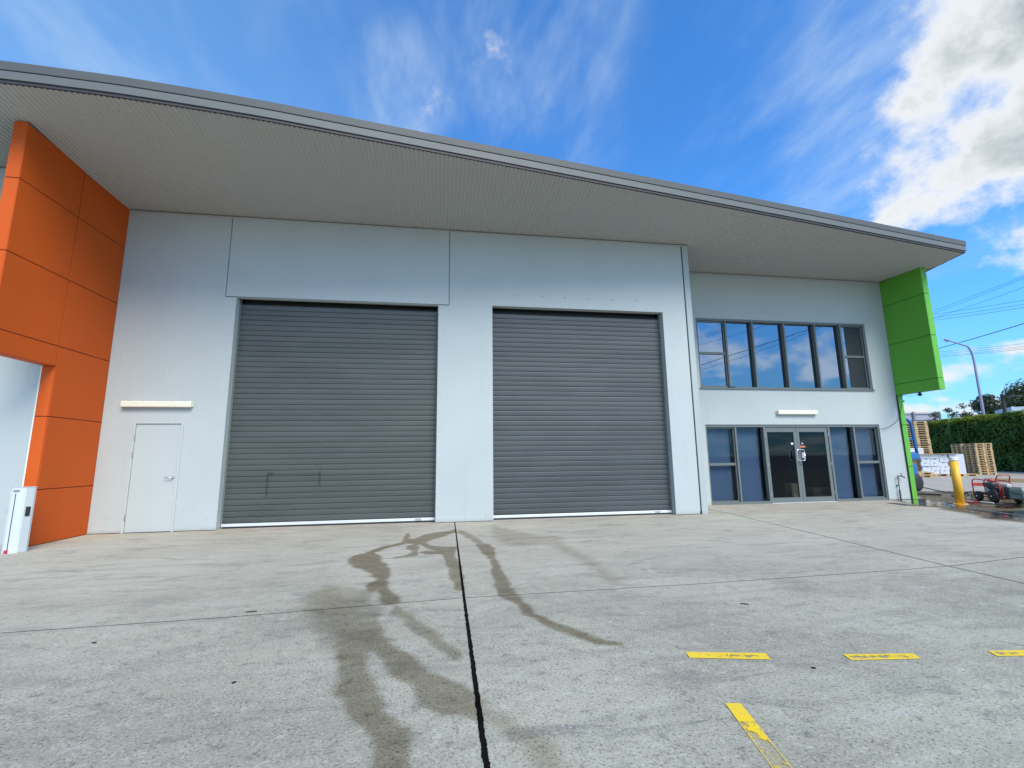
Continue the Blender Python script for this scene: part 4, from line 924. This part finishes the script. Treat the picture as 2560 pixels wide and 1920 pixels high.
obj('tow_pin', MB().tube([(.40, .2, .75), (.52, .2, .72), (.52, .2, .55)], .05, 8), 'blue', fk)

# ------------------------------------------------------------------ vegetation
def leaves(n, sampler, size, up=.3):
    P = []; F = []; k = 0
    for _ in range(n):
        c, nrm, s_ = sampler()
        nrm = (nrm+Vector((random.gauss(0, .6), random.gauss(0, .6), random.gauss(0, .6)+up))).normalized()
        a = nrm.orthogonal().normalized(); b = nrm.cross(a); th = random.random()*6.283
        a, b = a*math.cos(th)+b*math.sin(th), b*math.cos(th)-a*math.sin(th)
        L = size*s_*random.uniform(.6, 1.3)
        P += [c-a*L, c-b*L*.45+nrm*L*.1, c+a*L, c+b*L*.45+nrm*L*.1]; F.append((k, k+1, k+2, k+3)); k += 4
    mb = MB(); mb.v = [tuple(p) for p in P]; mb.f = F; return mb
HL = [Vector(p) for p in ((33.5, 2.5, 0), (35.6, 8., 0), (37.6, 13.6, 0), (38.6, 17, 0), (40.0, 20.6, 0), (42.2, 25., 0), (45., 31., 0), (47.5, 36., 0))]
HT = 4.0
def hp(s_):
    L = (len(HL)-1)*s_; i = min(int(L), len(HL)-2); return HL[i].lerp(HL[i+1], L-i), (HL[i+1]-HL[i]).normalized()
he = thing('hedge', 'tall clipped dark green hedge along the far side of the yard', 'hedge', (0, 0, 0))
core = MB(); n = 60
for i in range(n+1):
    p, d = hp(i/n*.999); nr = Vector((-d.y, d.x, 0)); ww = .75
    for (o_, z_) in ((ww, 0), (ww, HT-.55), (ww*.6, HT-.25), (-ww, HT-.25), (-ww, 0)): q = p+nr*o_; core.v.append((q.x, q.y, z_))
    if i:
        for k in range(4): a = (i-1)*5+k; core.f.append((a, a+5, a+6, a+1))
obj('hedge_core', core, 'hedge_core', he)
def hs_side():
    s_ = random.random()**.8*.999; p, d = hp(s_); nr = Vector((-d.y, d.x, 0)); z_ = random.random()**.75*HT
    bump = .35*mn.noise((s_*40, z_*.9, 0))+.18*mn.noise((s_*120, z_*2.4, 5))
    return p+nr*(.95+bump+random.uniform(-.25, .12)-max(0, z_-HT+.5)*.6)+Vector((0, 0, z_)), nr, 1.
def hs_top():
    s_ = random.random()*.999; p, d = hp(s_); nr = Vector((-d.y, d.x, 0)); o_ = random.uniform(-.9, 1.05)
    zt = HT+.10*mn.noise((s_*60, o_, 3))+.12*mn.noise((s_*15, 0, 8))
    return p+nr*o_+Vector((0, 0, zt-abs(o_)**3*.28+random.uniform(-.12, .12))), Vector((0, 0, 1)), 1.
obj('hedge_foliage', leaves(42000, hs_side, .105), 'hedge', he)['kind'] = 'stuff'
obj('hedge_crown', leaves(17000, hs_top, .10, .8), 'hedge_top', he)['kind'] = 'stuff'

def tree(loc, h, crown_r, label, mat, n, blobs, lean=0, size=.2, lowz=.52, trunk_r=.2):
    T = thing('broadleaf_tree', label, 'tree', loc, 0, 'trees beyond the hedge')
    tr = MB(); top = Vector((lean, 0, h*.62)); tr.tube([(0, 0, 0), (lean*.3, 0, h*.3), tuple(top)], [trunk_r, trunk_r*.7, trunk_r*.4], 8)
    cs_ = []
    for i in range(blobs):
        th = random.random()*6.283; rr_ = crown_r*math.sqrt(random.random())*.8
        c = Vector((lean+rr_*math.cos(th), rr_*math.sin(th), h*random.uniform(lowz, .9)))
        cs_.append((c, crown_r*random.uniform(.18, .42))); st = top*random.uniform(.5, 1.)
        mid_ = (st+c)/2+Vector((random.uniform(-.3, .3), random.uniform(-.3, .3), -.3))
        tr.tube([tuple(st), tuple(mid_), tuple(c)], [trunk_r*.32, trunk_r*.2, trunk_r*.07], 5)
    def smp():
        c, rr_ = random.choice(cs_); v = Vector((random.gauss(0, 1), random.gauss(0, 1), random.gauss(0, 1))).normalized()*rr_*(random.random()**.45)
        v.z *= .62; return c+v, v.normalized(), 1.
    obj('trunk', tr, 'bark', T); obj('crown', leaves(n, smp, size), mat, T)
tree((58.8, 36.0, 0), 7.3, 2.0, 'small spreading tree beside the grey barrier', 'tree2', 1300, 12, .3, .14)
tree((63.6, 38.2, 0), 6.5, 2.4, 'low bushy tree right of the spreading tree', 'tree', 1900, 12, 0, .15)
tree((60.6, 34.0, 0), 8.2, 2.3, 'open airy tree left of the street lamp', 'tree2', 800, 11, .2, .13)
tree((58.4, 30.0, 0), 6.9, 1.3, 'airy tree just right of the street lamp', 'tree2', 500, 7, .1, .12)
tree((62.4, 32.6, 0), 8.6, 3.6, 'dense dark tree behind the timber power pole', 'tree', 9000, 34, 0, .17, .40)
tree((64.6, 30.0, 0), 9.9, 3.8, 'tallest dark tree at the right edge', 'tree', 9500, 34, .4, .17, .40)
tree((64.0, 22.5, 0), 11.5, 4.6, 'dark tree outside the right edge of the picture', 'tree', 6000, 22, 0, .2)

# ------------------------------------------------------------------ street furniture beyond the hedge
sl_ = thing('street_lamp', 'tall street lamp with curved arm beyond the hedge', 'street lamp', (51.0, 26.9, 0))
ax = (Vector((43.0, 24.6, 0))-Vector((51.0, 26.9, 0))); ax = ax.normalized()
pts = [(0, 0, 0), (0, 0, 6), (0, 0, 10.3)]+[tuple(ax*(1.1*(1-math.cos(R(a))))+Vector((0, 0, 10.3+1.5*math.sin(R(a))))) for a in (20, 40, 60, 80)]+[tuple(ax*2.2+Vector((0, 0, 11.85))), tuple(ax*4.4+Vector((0, 0, 12.0)))]
obj('pole', MB().tube(pts, [.15, .12, .095, .09, .085, .08, .075, .07, .055], 10), 'lamp_pole', sl_, smooth=True)
obj('lantern', MB().tube([tuple(ax*4.3+Vector((0, 0, 12.0))), tuple(ax*4.6+Vector((0, 0, 12.0))), tuple(ax*5.2+Vector((0, 0, 12.02)))], [.06, .16, .08], 8), 'lamp_pole', sl_)
up = thing('power_pole', 'dark timber power pole with crossarm rising above the hedge', 'power pole', (54.65, 27.6, 0))
obj('pole', MB().tube([(0, 0, 0), (0, 0, 7.15)], [.17, .14], 10), 'pole_dark', up)
obj('crossarm', MB().box(-.2, 2.0, -.32, -.22, 6.92, 7.03).box(0, .1, -.9, .1, 6.92, 7.03), 'pole_dark', up)
tag(obj('white_post', MB().tube([(0, 0, 0), (0, 0, 5.86)], .13, 8), 'white', loc=(55.5, 27.5, 0)), 'slim white post above the hedge right of the power pole', 'post')
sh = thing('shed', 'pale blue roofed shed just showing over the hedge at the right edge', 'shed', (58.2, 27.6, 0), R(-40))
obj('wall', MB().box(-1.8, 1.8, -1.8, 1.8, 0, 5.4), 'barrier', sh); obj('roof', MB().prism([(-2.2, -2.2), (2.2, -2.2), (2.2, 2.2), (-2.2, 2.2)], 5.4, 5.8), 'roofblue', sh)
ba = thing('sound_barrier', 'grey slatted barrier with posts standing behind the hedge', 'barrier', (61.2, 41.1, 0), R(-9))
for k in range(3): obj('post', MB().box(-4.6+k*3.4, -4.35+k*3.4, -.18, -.04, 0, 6.75 if k else 6.9), 'barrier_post', ba)
for i in range(3):
    for k in range(4): obj('panel', MB().box(-8+i*3.4, -4.64+i*3.4, 0, .08, 2.7+k*1.0, 3.66+k*1.0), 'barrier', ba)
for k in range(2): obj('rail', MB().box(-8, 2.1, -.08, -.02, 5.62+k*.78, 5.68+k*.78), 'barrier_post', ba)

# ------------------------------------------------------------------ overhead wires
def wire(a, b, label, rad=.014, sag=.25, ext=.9, grp='power lines right of the building'):
    a, b = Vector(a), Vector(b); d = b-a; p0, p1 = a-d*ext, b+d*ext; pts = []
    for k in range(25):
        tt = k/24; p = p0.lerp(p1, tt); s0 = (0+ext)/(1+2*ext)
        p.z += sag*((2*tt-1)**2-(2*s0-1)**2); pts.append(tuple(p))
    tag(obj('power_line', MB().tube(pts, rad, 5), 'wire'), label, 'power line', group=grp)
for k, (a, b) in enumerate((((51.4, 30, 16.63), (45, 18.2, 15.365)), ((51.4, 30, 16.35), (45, 18.2, 15.195)), ((51.3, 30, 15.79), (45, 18.35, 14.456)), ((51.35, 30, 16.2), (45, 18.5, 13.43)), ((51.4, 30, 15.85), (45, 18.56, 13.1)), ((51.43, 30, 15.55), (45, 18.6, 12.85)))):
    wire(a, b, ['topmost wire right of the green cladding', 'second wire from the top right of the green cladding', 'steep wire crossing the flatter ones', 'uppermost of three flatter wires', 'middle of three flatter wires', 'lowest of three flatter wires'][k])
wire((51.37, 30, 12.45), (45, 18.8, 11.57), 'thick dark cable crossing the street lamp', .035)
for k, (a, b) in enumerate((((71, 45, 16.04), (60, 28.4, 12.75)), ((71, 45, 15.76), (60, 28.45, 12.5)), ((71.2, 45, 15.48), (60, 28.5, 12.33)), ((71.2, 45, 15.29), (60, 28.5, 12.17)))):
    wire(a, b, ['highest', 'second', 'third', 'lowest'][k]+' of four thin far wires low in the sky', .016)
# wires over the road behind the photographer (seen mirrored in the office windows)
mirror = lambda x, z: (x, 3.6-28.48, z)
for k, (a, b, rd) in enumerate((((22.6, 12.44), (26.9, 13.92), .012), ((22.6, 12.2), (27.5, 13.9), .012), ((22.6, 11.6), (30, 13.87), .012), ((22.5, 9.72), (35.7, 13.96), .03), ((22.4, 9.2), (36.2, 13.98), .015))):
    wire(mirror(*a), mirror(*b), ['highest', 'second highest', 'middle', 'thickest', 'lowest and most sagging'][k]+' wire mirrored in the upper office windows', rd, .9 if k == 4 else .1, .6, 'power lines behind the photographer')
